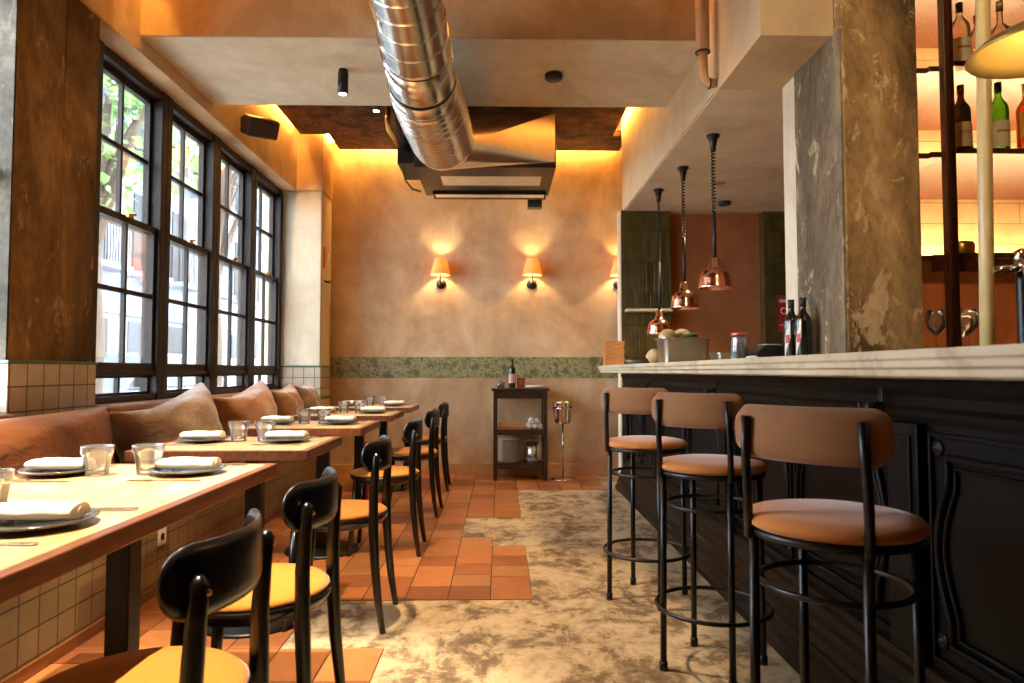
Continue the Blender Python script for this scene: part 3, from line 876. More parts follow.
for y in PY + [0.5, 6.2]:
    b = MB(); b.box(-0.012, 0.02, y-0.075, y+0.075, 0.28, 0.925); b.box(-0.020, -0.012, y-0.05, y+0.05, 0.32, 0.89); b.done('pilaster', M['bar_wood'], bar, bevel=0.004)
def panel(y0, y1):
    """raised moulding with S curved side, on the bar front plane x=0 local"""
    z0, z1 = 0.33, 0.875
    def loop(off, serp=True):
        pts = []
        a, c_, d, e = y0+off, y1-off, z0+off, z1-off
        hh = (e-d)
        def sx(t): # inward bulge of the sides: shoulders at the ends, belly in the middle
            return 0.075*max(0.0, math.sin(PI*min(1, max(0, (t-0.16)/0.68))))**0.8 if serp else 0
        n = 24
        for k in range(n+1):
            t = k/n; bump_ = 0.045 - 0.045*math.sin(PI*t)**1 if 0.12 < t < 0.88 else 0.0
            s_ = 0.0 if (t < 0.12 or t > 0.88) else 0.05*math.sin(PI*(t-0.12)/0.76)
            pts.append((c_ + s_ - 0.05, d + hh*t))
        for k in range(n, -1, -1):
            t = k/n; s_ = 0.0 if (t < 0.12 or t > 0.88) else 0.05*math.sin(PI*(t-0.12)/0.76)
            pts.append((a - s_ + 0.05, d + hh*t))
        return pts
    b = MB()
    for off, r_, xx in ((0.03, 0.010, 0.012), (0.055, 0.006, 0.015)):
        pts = [(xx-0.002, p[0], p[1]) for p in loop(off)]
        b.tube(pts, r_, 8, closed=True)
    cm = b
    b = MB()
    for q0, q1 in ((y0-0.0, y0+0.012), (y1-0.012, y1+0.0)): b.box(0.006, 0.02, q0, q1, z0-0.015, z1+0.02)
    b.box(0.006, 0.02, y0, y1, z1+0.02, z1+0.032); b.box(0.006, 0.02, y0, y1, z0-0.027, z0-0.015)
    pf = b.done('panel_frame', M['bar_wood'], bar, bevel=0.003); cm.done('curved_moulding', M['bar_wood'], pf)
    for z in (z0+0.03, z1-0.01):
        for y in (y0+0.032, y1-0.032):
            b = MB(); b.lathe([(0.022, 0.0), (0.022, -0.006), (0.014, -0.010), (0.010, -0.008), (0.007, -0.014), (0.0, -0.016)], 20, (0.02, y, z), axis='X'); b.done('rosette', M['bar_base'], pf)
edges = [0.5] + PY + [6.2]
for i in range(len(edges)-1):
    a, c_ = edges[i]+0.09, edges[i+1]-0.09
    mid = (a+c_)/2
    panel(a, mid-0.012); panel(mid+0.012, c_)
def hook(y, label):
    r = empty('bag_hook', (1.115, y, 1.0), label, 'hook', 'double bag hooks under the counter edge')
    b = MB(); b.box(-0.006, 0.0, -0.012, 0.012, -0.06, 0.02); b.done('back_plate', M['black_metal'], r, bevel=0.002)
    for s_ in (-1, 1):
        b = MB(); b.tube([(-0.005, s_*0.006, -0.02), (-0.03, s_*0.015, -0.055), (-0.05, s_*0.022, -0.05), (-0.055, s_*0.024, -0.02)], 0.005, 8); b.done('prong', M['black_metal'], r)
    return r
for y, l in ((1.98, 'black double bag hook above the nearest stool'), (3.52, 'black double bag hook above the middle stool'), (5.05, 'black double bag hook near the far end of the bar')): hook(y, l)
# marble worktop with stepped edge
b = MB(); b.prism([(0.905, 1.118), (0.905, 1.098), (0.912, 1.094), (0.912, 1.078), (0.925, 1.074), (0.925, 1.058), (0.94, 1.052), (1.50, 1.046), (1.50, 1.118)], 'Y', 0.2, 6.29)
tag(b.done('counter_top', M['marble'], bevel=0.003), 'long pale marble counter top with a stepped edge', 'counter top')

# ---- things on the bar, far end to near end
CZ = 1.119
def crate(x, y, z, label):
    b = MB()
    L, W, H, t = 0.17, 0.13, 0.035, 0.006
    b.box(-L/2, L/2, -W/2, W/2, 0, t); b.box(-L/2, L/2, -W/2, -W/2+t, t, H); b.box(-L/2, L/2, W/2-t, W/2, t, H)
    b.box(-L/2, -L/2+t, -W/2+t, W/2-t, t, H); b.box(L/2-t, L/2, -W/2+t, W/2-t, t, H)
    o = b.done('wooden_tray', M['wood_stack'], bevel=0.001); o.location = (x, y, z)
    return tag(o, label, 'tray', 'stacked wooden trays at the far end of the bar')
for k, l in enumerate(['bottom', 'second from the bottom', 'third from the bottom', 'fourth from the bottom', 'fifth from the bottom', 'topmost']):
    crate(1.015+0.006*(k % 2), 6.10+0.004*k, CZ+0.0362*k, 'light wooden tray, %s of the stack at the bar end' % l)
def bowl(x, y, r_, label, mat):
    b = MB(); b.lathe([(0.0, 0.0), (r_*0.5, 0.0), (r_*0.85, r_*0.3), (r_, r_*0.62), (r_*0.96, r_*0.62), (r_*0.8, r_*0.33), (r_*0.45, 0.01), (0, 0.008)], 32)
    o = b.done('bowl', mat); o.location = (x, y, CZ); return tag(o, label, 'bowl')
bowl(1.13, 5.75, 0.075, 'dark bowl beside the stack of wooden trays', M['porcelain'])
def pan(r, lx, ly, h, mat):
    """gastronorm pan: rounded rectangle walls with a rolled rim"""
    b = MB(); n = 64
    def ring(ax, ay, z):
        out = []
        for k in range(n):
            t = 2*PI*k/n; c_, s_ = math.cos(t), math.sin(t)
            out.append(b.bm.verts.new((ax*math.copysign(abs(c_)**0.35, c_), ay*math.copysign(abs(s_)**0.35, s_), z)))
        return out
    st = [(lx*0.90, ly*0.88, 0), (lx*0.93, ly*0.92, 0.006), (lx*0.98, ly*0.98, h*0.9), (lx, ly, h-0.008), (lx+0.012, ly+0.012, h-0.006), (lx+0.012, ly+0.012, h), (lx-0.004, ly-0.004, h), (lx*0.95, ly*0.95, h*0.85), (lx*0.90, ly*0.89, 0.01)]
    rs = [ring(*q) for q in st]
    for A_, B_ in zip(rs, rs[1:]):
        for k in range(n): b.bm.faces.new((A_[k], A_[(k+1)%n], B_[(k+1)%n], B_[k]))
    b.bm.faces.new(rs[0][::-1]); b.bm.faces.new(rs[-1])
    o = b.done('pan_body', mat, r, smooth=True)
    o.modifiers.new('edges', 'EDGE_SPLIT').split_angle = R(40)
    return o
# steel pan of food
r = empty('serving_pan', (1.195, 4.45, CZ), 'deep steel serving pan heaped with bread under the copper lamps', 'pan')
r.location = (1.195, 4.45, CZ)
pan(r, 0.155, 0.13, 0.165, M['dullsteel'])
def lump(center, radii, seed, rows=9, seg=16, amp=0.15):
    rnd = random.Random(seed); b = MB()
    ph = [rnd.uniform(0, 6) for _ in range(3)]
    prof = [(math.sin(PI*i/rows), -math.cos(PI*i/rows)) for i in range(rows+1)]
    b.lathe(prof, seg, mod=lambda rr, z, a: rr*(1+amp*math.sin(3*a+ph[0]+z*4)+amp*0.6*math.sin(5*a+ph[1]-z*6)))
    for v in b.bm.verts: v.co = Vector((v.co.x*radii[0], v.co.y*radii[1], v.co.z*radii[2])) + Vector(center)
    return b
tag(lump((0, 0, 0), (0.055, 0.045, 0.040), 1).done('bread_roll', M['bread'], smooth=True, loc=(1.10, 4.45, CZ+0.185)), 'pale bread roll on top of the steel serving pan, left side', 'bread')
tag(lump((0, 0, 0), (0.050, 0.045, 0.030), 2).done('bread_roll', M['bread'], smooth=True, loc=(1.205, 4.50, CZ+0.20)), 'pale bread roll in the middle of the steel serving pan', 'bread')
tag(lump((0, 0, 0), (0.05, 0.05, 0.022), 4, amp=0.3).done('salad_leaves', M['salad'], smooth=True, loc=(1.22, 4.40, CZ+0.178)), 'small heap of green salad leaves in the steel pan', 'salad')
r = empty('shallow_pan', (1.42, 4.0, CZ), 'low pale steel pan right of the deep one', 'pan')
r.location = (1.37, 4.15, CZ)
pan(r, 0.065, 0.10, 0.06, M['dullsteel'])
tag(lump((0, 0, 0), (0.05, 0.05, 0.055), 6, amp=0.2).done('romanesco', M['bread'], smooth=True, loc=(1.10, 4.85, CZ+0.055)), 'knobbly cream vegetable left of the deep serving pan', 'vegetable')
# jar with dark contents
def jar(x, y, label):
    r = empty('glass_jar', (x, y, CZ), label, 'jar')
    b = MB(); b.lathe([(0.0, 0.0), (0.040, 0.0), (0.043, 0.006), (0.043, 0.112), (0.038, 0.125), (0.038, 0.135), (0.036, 0.135), (0.036, 0.124), (0.040, 0.111), (0.040, 0.008), (0, 0.006)], 36); b.done('glass_body', M['tumbler'], r)
    b = MB(); b.lathe([(0.0, 0.008), (0.038, 0.008), (0.038, 0.100), (0.03, 0.105), (0, 0.106)], 30); b.done('dark_contents', plain('dark peppercorns', '#30303c', 0.7, var=0.5, scale=80, bmp=0.6), r)
    b = MB(); b.lathe([(0.0, 0.135), (0.041, 0.135), (0.041, 0.150), (0.038, 0.153), (0, 0.153)], 30); b.done('lid', plain('copper coloured lid', '#b5664a', 0.3, 0.8), r)
jar(1.27, 3.60, 'glass jar with dark contents and a reddish lid on the counter')
# black box (till printer) by the column
r = empty('receipt_printer', (1.36, 3.28, CZ), 'low black receipt printer on the counter beside the wine bottles', 'printer')
r.location = (1.38, 3.52, CZ)
b = MB(); b.prism([(-0.075, 0), (0.075, 0), (0.075, 0.085), (-0.03, 0.085), (-0.075, 0.045)], 'Y', -0.07, 0.07); b.done('printer_body', M['black_plastic'], r, bevel=0.006)
b = MB(); b.box(-0.02, 0.06, -0.055, 0.055, 0.0852, 0.089); b.done('paper_slot', M['paper'], r)
tag(lump((0, 0, 0), (0.03, 0.02, 0.012), 12, amp=0.25).done('crumpled_cloth', M['linen'], smooth=True, loc=(1.22, 3.28, CZ+0.0135)), 'small crumpled white cloth between jar and printer', 'cloth')
# wine bottles
def bottle_prof(r_, h, neck=0.013, shoulder=0.62):
    return [(0.0, 0.0), (r_*0.94, 0.0), (r_, 0.005), (r_, h*(shoulder-0.02)), (r_*0.97, h*(shoulder+0.03)), (r_*0.88, h*(shoulder+0.07)), (r_*0.70, h*(shoulder+0.11)), (r_*0.5, h*(shoulder+0.145)), (neck*1.1, h*(shoulder+0.19)), (neck, h*(shoulder+0.24)), (neck*0.95, h*0.965), (neck*1.12, h*0.97), (neck*1.12, h), (0, h)]
def cyl_label(r_, z0, z1, a0, a1, slant=0.0):
    b = MB(); n = 14; rows = []
    for k in range(n+1):
        t = k/n; a = a0+(a1-a0)*t
        rows.append([b.bm.verts.new(((r_)*math.cos(a), (r_)*math.sin(a), z)) for z in (z0 + slant*t, z1 - slant*(1-t))])
        rows[-1] += [b.bm.verts.new(((r_+0.0006)*math.cos(a), (r_+0.0006)*math.sin(a), z)) for z in (z1 - slant*(1-t), z0 + slant*t)]
    for i in range(n):
        for q in range(4): b.bm.faces.new((rows[i][q], rows[i+1][q], rows[i+1][(q+1)%4], rows[i][(q+1)%4]))
    b.bm.faces.new(rows[0]); b.bm.faces.new(rows[-1][::-1])
    return b
def wine(x, y, z, h, r_, glass, cap, label, lab=None, lab2=None, lz=(0.10, 0.45), name='bottle', cat='bottle', grp=None, la=(-2.9, -0.6), shoulder=0.62):
    r = empty(name, (x, y, z), label, cat, grp)
    b = MB(); b.lathe(bottle_prof(r_, h, shoulder=shoulder), 32); b.done('bottle_glass', glass, r)
    b = MB(); b.lathe([(0.0, h*0.86), (0.0152, h*0.86), (0.0156, h+0.002), (0, h+0.003)], 20); b.done('cap', cap, r)
    if lab:
        pl_ = cyl_label(r_+0.0005, h*lz[0], h*lz[1], la[0], la[1]).done('paper_label', lab, r)
        cyl_label(r_+0.0016, h*(lz[0]*0.45+lz[1]*0.55), h*(lz[0]*0.35+lz[1]*0.65), la[0]+0.5, la[1]-0.5).done('label_print', M['wood_stack'], pl_)
    if lab2:
        cyl_label(r_+0.0013, h*(lz[0]*0.6+lz[1]*0.4), h*(lz[0]*0.4+lz[1]*0.6), la[0]+0.3, la[1]-0.3).done('label_print', lab2, r)
    return r
wb = wine(1.43, 3.19, CZ, 0.295, 0.038, M['black_bottle'], M['black_plastic'], 'black wine bottle standing in front of the concrete column', grp='black wine bottles with slanted white labels')
for k, (a0, a1) in enumerate(((-2.95, -2.2),)):
    b = cyl_label(0.0385, 0.02, 0.20, a0, a1, 0.09 if k == 0 else -0.09)
    b.done('paper_label', M['paper'], wb)
cyl_label(0.0395, 0.085, 0.125, -2.85, -2.3).done('label_print', M['pink'], wb)
again(wb, 'black wine bottle just behind and left of its twin by the column', (1.415, 3.285, CZ), 0.1)
# small clutter right of bottles
b = MB(); b.box(-0.06, 0.06, -0.09, 0.09, 0, 0.012); o = b.done('folded_cloth', M['paper'], bevel=0.004); o.location = (1.33, 2.75, CZ); tag(o, 'folded pale cloth lying on the counter by the column foot', 'cloth')

# ================================================================== COPPER PENDANTS
def heatlamp(x, y, zb, label):
    zt = 2.592
    r = empty('pendant_lamp', (x, y, zb), label, 'lamp', 'copper heat lamps hanging over the bar')
    H = zt - zb
    b = MB()
    prof = [(0.103, 0.0), (0.106, 0.004), (0.104, 0.012), (0.100, 0.03), (0.097, 0.06), (0.092, 0.085), (0.078, 0.108), (0.055, 0.124), (0.042, 0.130), (0.040, 0.150), (0.034, 0.155), (0.034, 0.190), (0.028, 0.195), (0.0, 0.196)]
    inner = [(0.0, 0.125), (0.05, 0.118), (0.074, 0.100), (0.088, 0.072), (0.095, 0.03), (0.100, 0.004), (0.103, 0.0)]
    b.lathe(inner[:-1] + prof, 48); b.done('copper_shade', M['copper'], r)
    b = MB(); b.lathe([(0.0, 0.05), (0.02, 0.055), (0.028, 0.075), (0.018, 0.1), (0.015, 0.12)], 20); b.done('heat_bulb', plain('unlit bulb glass', '#8a4a2c', 0.1), r)
    b = MB(); b.lathe([(0.0, H-0.105), (0.016, H-0.105), (0.018, H-0.075), (0.030, H-0.02), (0.042, H-0.014), (0.042, H), (0, H)], 28); b.done('ceiling_cup', M['black_plastic'], r)
    # cord: straight lower run then coil
    zc = H*0.5
    b = MB(); b.tube([(0, 0, 0.19), (0.002, 0, (0.19+zc)/2), (0, 0, zc)], 0.011, 10); b.done('cord', M['rubber'], r)
    n = int((H-0.10-zc)/0.022); pts = []
    for k in range(n*10+1):
        a = 2*PI*k/10; pts.append((0.0115*math.cos(a), 0.0115*math.sin(a), zc + (H-0.10-zc)*k/(n*10)))
    b = MB(); b.tube(pts, 0.0045, 6); b.done('coiled_cord', M['rubber'], r)
    return r
heatlamp(1.376, 4.33, 1.598, 'copper pendant lamp nearest the camera, hanging highest')
heatlamp(1.367, 5.02, 1.533, 'copper pendant lamp in the middle of the three')
heatlamp(1.33, 5.65, 1.376, 'copper pendant lamp farthest back, hanging lowest over the bar')

# ================================================================== BACK BAR
XB, YBB = 2.005, 3.02
rk = empty('bottle_shelf', (XB, YBB, 0), 'dark reddish wooden back bar shelving with lit shelves', 'shelf')
W_, D_ = 1.2, 0.34
b = MB(); b.box(0.018, 0.064, 0.0, 0.04, 1.15, 3.54); b.done('corner_post', M['wood_shelf'], rk, bevel=0.004)
for z in (1.58, 2.06, 2.465, 2.95):
    b = MB(); b.box(0.075, W_, 0.012, D_+0.5, z, z+0.026); b.box(-0.005, 0.075, 0.07, D_+0.5, z, z+0.026); b.box(-0.10, -0.005, 0.09, D_+0.5, z, z+0.026)
    b.done('shelf_board', M['wood_shelf'], rk, bevel=0.002)
b = MB(); b.box(-0.15, W_, D_+0.5, D_+0.53, 1.58, 3.54); b.done('stone_back_panel', tiles('warm stone back panel', '#b99464', '#c8a474', '#8a6a42', 0.2, 0.5, 'XZ', 0.7, (0, 0), 0.003, 0.4, 0.12, 0.1), rk)
b = MB(); b.box(0.56, 0.63, 0.0, 0.07, 1.15, 2.9); b.done('post', M['wood_shelf'], rk, bevel=0.004)
for z in (1.58, 2.06, 2.465):
    b = MB(); b.box(-0.08, W_-0.05, D_+0.38, D_+0.42, z+0.0265, z+0.030); b.done('light_strip', M['led_bar'], rk)
b = MB(); b.box(-0.03, W_, 0.02, 0.055, 1.52, 1.579); b.done('front_rail', M['wood_shelf'], rk)
b = MB(); b.box(0.09, W_-0.05, 0.058, 0.072, 1.566, 1.578); b.done('light_strip', emit('added dim warm strip', (1.0, 0.6, 0.28), 40), rk)  # unseen strip added behind the rail to brighten the alcove below
# back bar cabinet under the shelves and wall behind
b = MB(); b.box(1.86, 3.2, 3.0, 3.42, 0, 1.15); tag(b.done('back_bar_cabinet', M['bar_wood'], bevel=0.005), 'dark wooden back bar cabinet mostly hidden behind the counter', 'cabinet')
b = MB(); b.box(1.83, 4.3, 3.922, 3.93, 0, 3.55); b.box(1.83, 4.3, 3.93, 4.0, 0, 2.59); b.box(1.825, 1.845, 3.425, 3.92, 0, 3.55); struct(b.done('wall_back_bar', M['plaster_kitchen']))  # thin piece behind the column is added, unseen, to stop shelf light leaking
b = MB(); b.box(1.83, 4.3, 2.9, 3.93, 2.56, 2.7); b.bm.free()
# bottles on shelves
SY = YBB + 0.13
def sb(px_x, z, h, r_, glass, cap, label, **kw):
    return wine(px_x, kw.pop('y', SY), z+0.027, h, r_, glass, cap, label, grp='bottles on the lit back bar shelves', **kw)
CAPD = M['black_plastic']; CAPR = plain('dark red foil', '#5c1210', 0.4); CORK = plain('brown stopper', '#8a3c18', 0.5); CAPY = plain('yellow foil', '#c58a1c', 0.4)
LAB = plain('aged cream label', '#b8a078', 0.7); LABY = plain('yellow label', '#d09a28', 0.6); LABC = plain('ivory label', '#cfc6a4', 0.7)
sb(2.185, 2.06, 0.335, 0.040, M['dark_bottle'], CAPR, 'dark wine bottle with cream label and red foil beside the shelf post', lab=LAB)
sb(2.26, 2.06, 0.28, 0.035, M['clear_bottle'], CAPD, 'shorter clear bottle half hidden behind the dark wine bottle', y=SY+0.09)
sb(2.365, 2.06, 0.35, 0.042, M['green_bottle'], CAPD, 'bright green bottle with ivory label right of the cream pole', lab=LABC)
sb(2.50, 2.06, 0.345, 0.042, M['orange_bottle'], CAPY, 'orange bottle with a yellow label at the right picture edge', lab=LABY, lz=(0.25, 0.6))
sb(2.19, 2.465, 0.33, 0.044, M['clear_bottle'], CAPD, 'clear spirit bottle with black cap on the top shelf', lab=LABC)
sb(2.275, 2.465, 0.27, 0.036, M['clear_bottle'], CORK, 'clear bottle with brown stopper on the top shelf')
sb(2.385, 2.465, 0.34, 0.055, M['clear_bottle'], M['clear_bottle'], 'wide clear decanter on the top shelf right of the pole', shoulder=0.5)
sb(2.10, 2.465, 0.30, 0.040, M['clear_bottle'], CAPD, 'clear bottle on the top shelf between column and wooden post', y=3.50, lab=LABY)
def wineglass(x, y, z, s, label):
    b = MB(); b.lathe([(0.0, 0.0), (0.034*s, 0.0), (0.03*s, 0.003), (0.004*s, 0.007), (0.0035*s, 0.08*s), (0.012*s, 0.088*s), (0.036*s, 0.115*s), (0.041*s, 0.145*s), (0.033*s, 0.19*s), (0.0315*s, 0.19*s), (0.039*s, 0.145*s), (0.034*s, 0.117*s), (0.0, 0.09*s)], 32)
    o = b.done('wine_glass', M['wine_glass']); o.location = (x, y, z); return tag(o, label, 'glass', 'wine glasses on the back bar')
wineglass(2.005, 3.10, 1.151, 1.0, 'wine glass right beside the concrete column')
wineglass(2.07, 3.20, 1.151, 1.1, 'wine glass behind the wooden post')
wineglass(2.165, 3.14, 1.151, 0.95, 'wine glass just right of the wooden post')
wineglass(2.24, 3.22, 1.151, 1.15, 'taller wine glass left of the cream pole')
# red-rimmed coupe, hanging plate ornament on lower shelf
b = MB(); b.lathe([(0.0, 0.0), (0.05, 0.0), (0.055, 0.004), (0.058, 0.10), (0.05, 0.115), (0.0, 0.12)], 28); o = b.done('round_tin', M['brass']); o.location = (2.27, 3.30, 1.587); tag(o, 'round brass tin on the lowest lit shelf beside the pole', 'tin')

# cream pole behind the counter
b = MB(); b.tube([(1.825, 2.55, 0.0), (1.885, 2.55, 3.55)], 0.025, 24); tag(b.done('pole', M['cream_pole']), 'slim cream painted metal pole behind the counter', 'pole')

# beer tap
r = empty('beer_tap', (1.795, 2.30, 0), 'chrome beer tap on a black column at the right picture edge', 'tap')
b = MB(); b.box(1.10, 1.80, 2.0, 2.1, 0, 1); b.bm.free()
b = MB(); b.lathe([(0.05, 0.0), (0.05, 0.02), (0.022, 0.03), (0.022, 1.38), (0.02, 1.40)], 24, (0, 0, 0.0)); b.done('tap_column', M['black_metal'], r)
b = MB(); b.tube([(0, 0, 1.40), (0, 0, 1.45)], [0.022, 0.026], 20); b.tube([(0.0, 0, 1.425), (-0.105, 0, 1.415)], [0.014, 0.011], 16)
b.lathe([(0.0, 0.0), (0.016, 0.0), (0.024, 0.01), (0.016, 0.022), (0.022, 0.034), (0.0, 0.045)], 20, (-0.005, 0, 1.448)); b.done('tap_arm', M['chrome'], r)
b = MB(); b.tube([(-0.02, -0.035, 1.43), (-0.02, -0.045, 1.40), (-0.02, -0.045, 1.345)], [0.012, 0.012, 0.007], 14); b.tube([(-0.02, 0, 1.43), (-0.02, -0.04, 1.43)], 0.012, 12); b.done('spout', M['chrome'], r)

# brass dish pendant upper right
r = empty('dish_lamp', (1.425, 1.72, 1.905), 'wide shallow cream dish pendant lamp at the top right corner', 'lamp')
b = MB(); b.lathe([(0.178, 0.0), (0.180, 0.003), (0.150, 0.030), (0.09, 0.062), (0.045, 0.078), (0.040, 0.10), (0.0, 0.102)] , 56, flat=True); 
b.lathe([(0.0, 0.072), (0.04, 0.068), (0.088, 0.054), (0.148, 0.022), (0.176, -0.001), (0.178, 0.0)], 56, flat=True); b.done('dish_shade', M['dish'], r)
b = MB(); b.lathe([(0.0, 0.102), (0.034, 0.102), (0.034, 0.15), (0.02, 0.17), (0, 0.17)], 24); b.done('lamp_socket', M['black_plastic'], r)
b = MB(); b.tube([(0, 0, 0.17), (0, 0, 1.71)], 0.004, 8); b.done('cord', M['rubber'], r)
b = MB(); b.lathe([(0.0, 0.005), (0.02, 0.01), (0.03, 0.035), (0.015, 0.065), (0.0, 0.066)], 20); b.done('bulb', M['bulb'], r)
lamp('dish_lamp_light', 'POINT', (0, 0, 0.01), 3.0, WARM, 0.03, parent=r)

# ================================================================== SCONCES
def sconce(x, label):
    r = empty('wall_sconce', (x, YB-0.002, 1.975), label, 'lamp', 'shaded wall lamps on the back wall')
    b = MB(); b.lathe([(0.0, 0.0), (0.052, 0.0), (0.052, -0.012), (0.042, -0.024), (0.0, -0.026)], 32, axis='Y'); b.done('wall_rose', M['black_metal'], r)
    b = MB(); b.tube([(0, -0.02, 0.0), (0, -0.085, 0.005), (0, -0.11, 0.02), (0, -0.115, 0.05), (0, -0.115, 0.15)], 0.007, 10); b.done('lamp_arm', M['black_metal'], r)
    b = MB()
    n = 96
    def pl(rr, z, a): return rr*(1+0.025*math.cos(24*a))
    b.lathe([(0.100, 0.078), (0.060, 0.245)], n, (0, -0.115, 0), mod=pl, flat=True)
    b.lathe([(0.0985, 0.078), (0.0585, 0.245)], n, (0, -0.115, 0), mod=pl, flat=True); b.done('lamp_shade', M['shade'], r)
    b = MB(); b.lathe([(0.0, -0.025), (0.014, -0.018), (0.02, 0.0), (0.012, 0.02), (0.0, 0.025)], 16, (0, -0.115, 0.168)); b.done('bulb', M['sconce_bulb'], r)
    return r
sconce(-0.612, 'pleated amber wall lamp on the left of the back wall')
sconce(0.332, 'pleated amber wall lamp in the middle of the back wall')
sconce(1.235, 'pleated amber wall lamp half hidden by the green tiled pier')

# ================================================================== CEILING SPOTS, DETECTORS
def spotlamp(loc, target, power, angle, label, L=0.13, r_=0.032, stem=0.0, color=WARM):
    r = empty('spotlight', loc, label, 'lamp', 'black cylinder spotlights on the ceiling')
    v = (Vector(target)-Vector(loc)).normalized()
    p0 = Vector((0, 0, -0.02-stem)); p1 = p0 + Vector((v.x*0.6, v.y*0.6, v.z)).normalized()*L
    b = MB(); b.lathe([(0.0, 0.0), (0.028, 0.0), (0.028, -0.018), (0.0, -0.02)], 20)
    b.tube([(0, 0, -0.015), p0], 0.008, 8); b.done('ceiling_mount', M['black_metal'], r)
    b = MB(); b.tube([p0, p1], r_, 24); b.done('lamp_body', M['black_metal'], r)
    d = (p1-p0).normalized()
    b = MB(); b.tube([p1+d*0.0005, p1+d*0.0015], r_*0.75, 20); b.done('lens', M['spot_lens'], r)
    if power:
        w0 = Vector(loc) + p1 + d*0.01
        l = lamp('spot_beam', 'SPOT', w0, power, color, 0.02, target, angle, 0.35)
    return r
spotlamp((-0.97, 4.16, 2.93), (-1.05, 4.35, 0.75), 55, 60, 'black cylinder spotlight under the plastered beam')
spotlamp((-1.02, 5.55, 3.36), (-1.05, 5.75, 0.75), 60, 60, 'small spotlight peeking out left of the duct')
spotlamp((1.25, 1.15, 3.545), (1.62, 2.95, 2.0), 38, 58, 'added ceiling spotlight brightening the concrete column, out of the picture')  # lamp added without a known fixture, to warm column and soffit fronts
for i, (x, y, z, t, p, a) in enumerate(SPOTS):
    spotlamp((x, y, 3.36), t, p, a, color=((1.0, 0.80, 0.58) if i == 0 else WARM), label=['ceiling spotlight above the nearest long table, out of the picture', 'ceiling spotlight above the second table, out of the picture', 'ceiling spotlight in front of the beam, out of the picture'][i])
def detector(x, y, z, label):
    b = MB(); b.lathe([(0.0, -0.035), (0.05, -0.035), (0.056, -0.028), (0.056, -0.004), (0.05, 0.0), (0.0, 0.0)], 32)
    b.lathe([(0.0, -0.037), (0.006, -0.037), (0.006, -0.0352), (0.0, -0.0352)], 12)
    o = b.done('smoke_detector', M['black_plastic']); o.location = (x, y, z); return tag(o, label, 'smoke detector', 'black ceiling detectors')
detector(0.335, 4.20, 2.93, 'round black smoke detector under the plastered beam')
detector(2.02, 6.05, 2.593, 'round black smoke detector on the ceiling over the kitchen pass')
b = MB(); b.lathe([(0.0, 0.0), (0.05, 0.0), (0.05, -0.004), (0.036, -0.006), (0.036, -0.001), (0, -0.001)], 28); o = b.done('downlight', M['brass']); o.location = (1.78, 5.45, 2.593); tag(o, 'small flat brass downlight over the kitchen pass', 'lamp')
lamp('pass_light', 'SPOT', (1.75, 5.45, 2.57), 60, WARM, 0.03, (1.6, 5.3, 1.1), 110, 0.6)

# loudspeaker on the wall above the windows
r = empty('loudspeaker', (-1.99, 5.22, 2.95), 'dark brown loudspeaker bracketed to the orange wall above the windows', 'speaker')
b = MB(); b.prism([(-0.10, -0.13), (0.02, -0.15), (0.02, 0.15), (-0.10, 0.13)], 'Z', -0.075, 0.075)
sp = b.done('speaker_cabinet', M['brown_plastic'], r, loc=(0.17, -0.02, -0.02), bevel=0.02, bseg=3, rot=(R(10), R(24), R(-25)))
b = MB(); b.tube([(0, 0, 0.03), (0.05, 0, 0.03), (0.10, -0.01, 0.0)], 0.011, 10); b.box(0.0, 0.012, -0.03, 0.03, -0.01, 0.07); b.done('wall_bracket', M['black_metal'], r)

# ================================================================== DUCT + FAN COIL
duct = empty('ventilation_duct', (0, 0, 0), 'shiny round ventilation duct running under the beam to the fan unit', 'duct')
def ductpts(cs, rib, depth, name, mat, seg=56):
    """cs: list of (point, radius) stations; ribs added every `rib` metres"""
    P = []; 
    for i in range(len(cs)-1):
        (a, ra), (c_, rc) = cs[i], cs[i+1]
        a, c_ = Vector(a), Vector(c_); L = (c_-a).length; n = max(1, int(L/rib))
        for k in range(n):
            for q, dr in (((0, 0), (0.83, 0), (0.86, 0), (0.89, depth), (0.95, depth), (0.98, 0)) if rib > 0.06 else ((0, 0), (0.2, depth*0.5), (0.4, depth), (0.6, depth), (0.8, depth*0.5))):
                t = (k+q)/n; P.append((a.lerp(c_, t), ra+(rc-ra)*t+dr))
    P.append((Vector(cs[-1][0]), cs[-1][1]))
    b = MB(); b.tube([p for p, _ in P], [r_ for _, r_ in P], seg, cap=True)
    return b.done(name, mat, duct)
A = (-0.50, 2.0, 3.02); B1 = (-0.43, 3.05, 2.77); C1 = (-0.425, 3.40, 2.69); C2 = (-0.422, 3.62, 2.645); D1 = (-0.405, 4.0, 2.62); E1 = (-0.40, 4.62, 2.67)
ductpts([(A, 0.160), (B1, 0.162), (C1, 0.176)], 0.105, 0.006, 'spiral_section', M['galvanised'])
ductpts([(C1, 0.181), (C2, 0.183)], 0.3, 0.001, 'collar', M['galvanised'])
ductpts([(C2, 0.188), ((-0.418, 3.74, 2.632), 0.189)], 0.2, 0.004, 'wide_collar', M['galvanised'])
ductpts([((-0.418, 3.74, 2.632), 0.190), (D1, 0.196), (E1, 0.205)], 0.055, 0.013, 'flexible_section', M['foil'])
b = MB(); b.tube([E1, (E1[0]+0.002, E1[1]+0.05, E1[2]+0.004)], [0.216, 0.216], 56, cap=False); b.done('end_ring', M['galvanised'], duct)

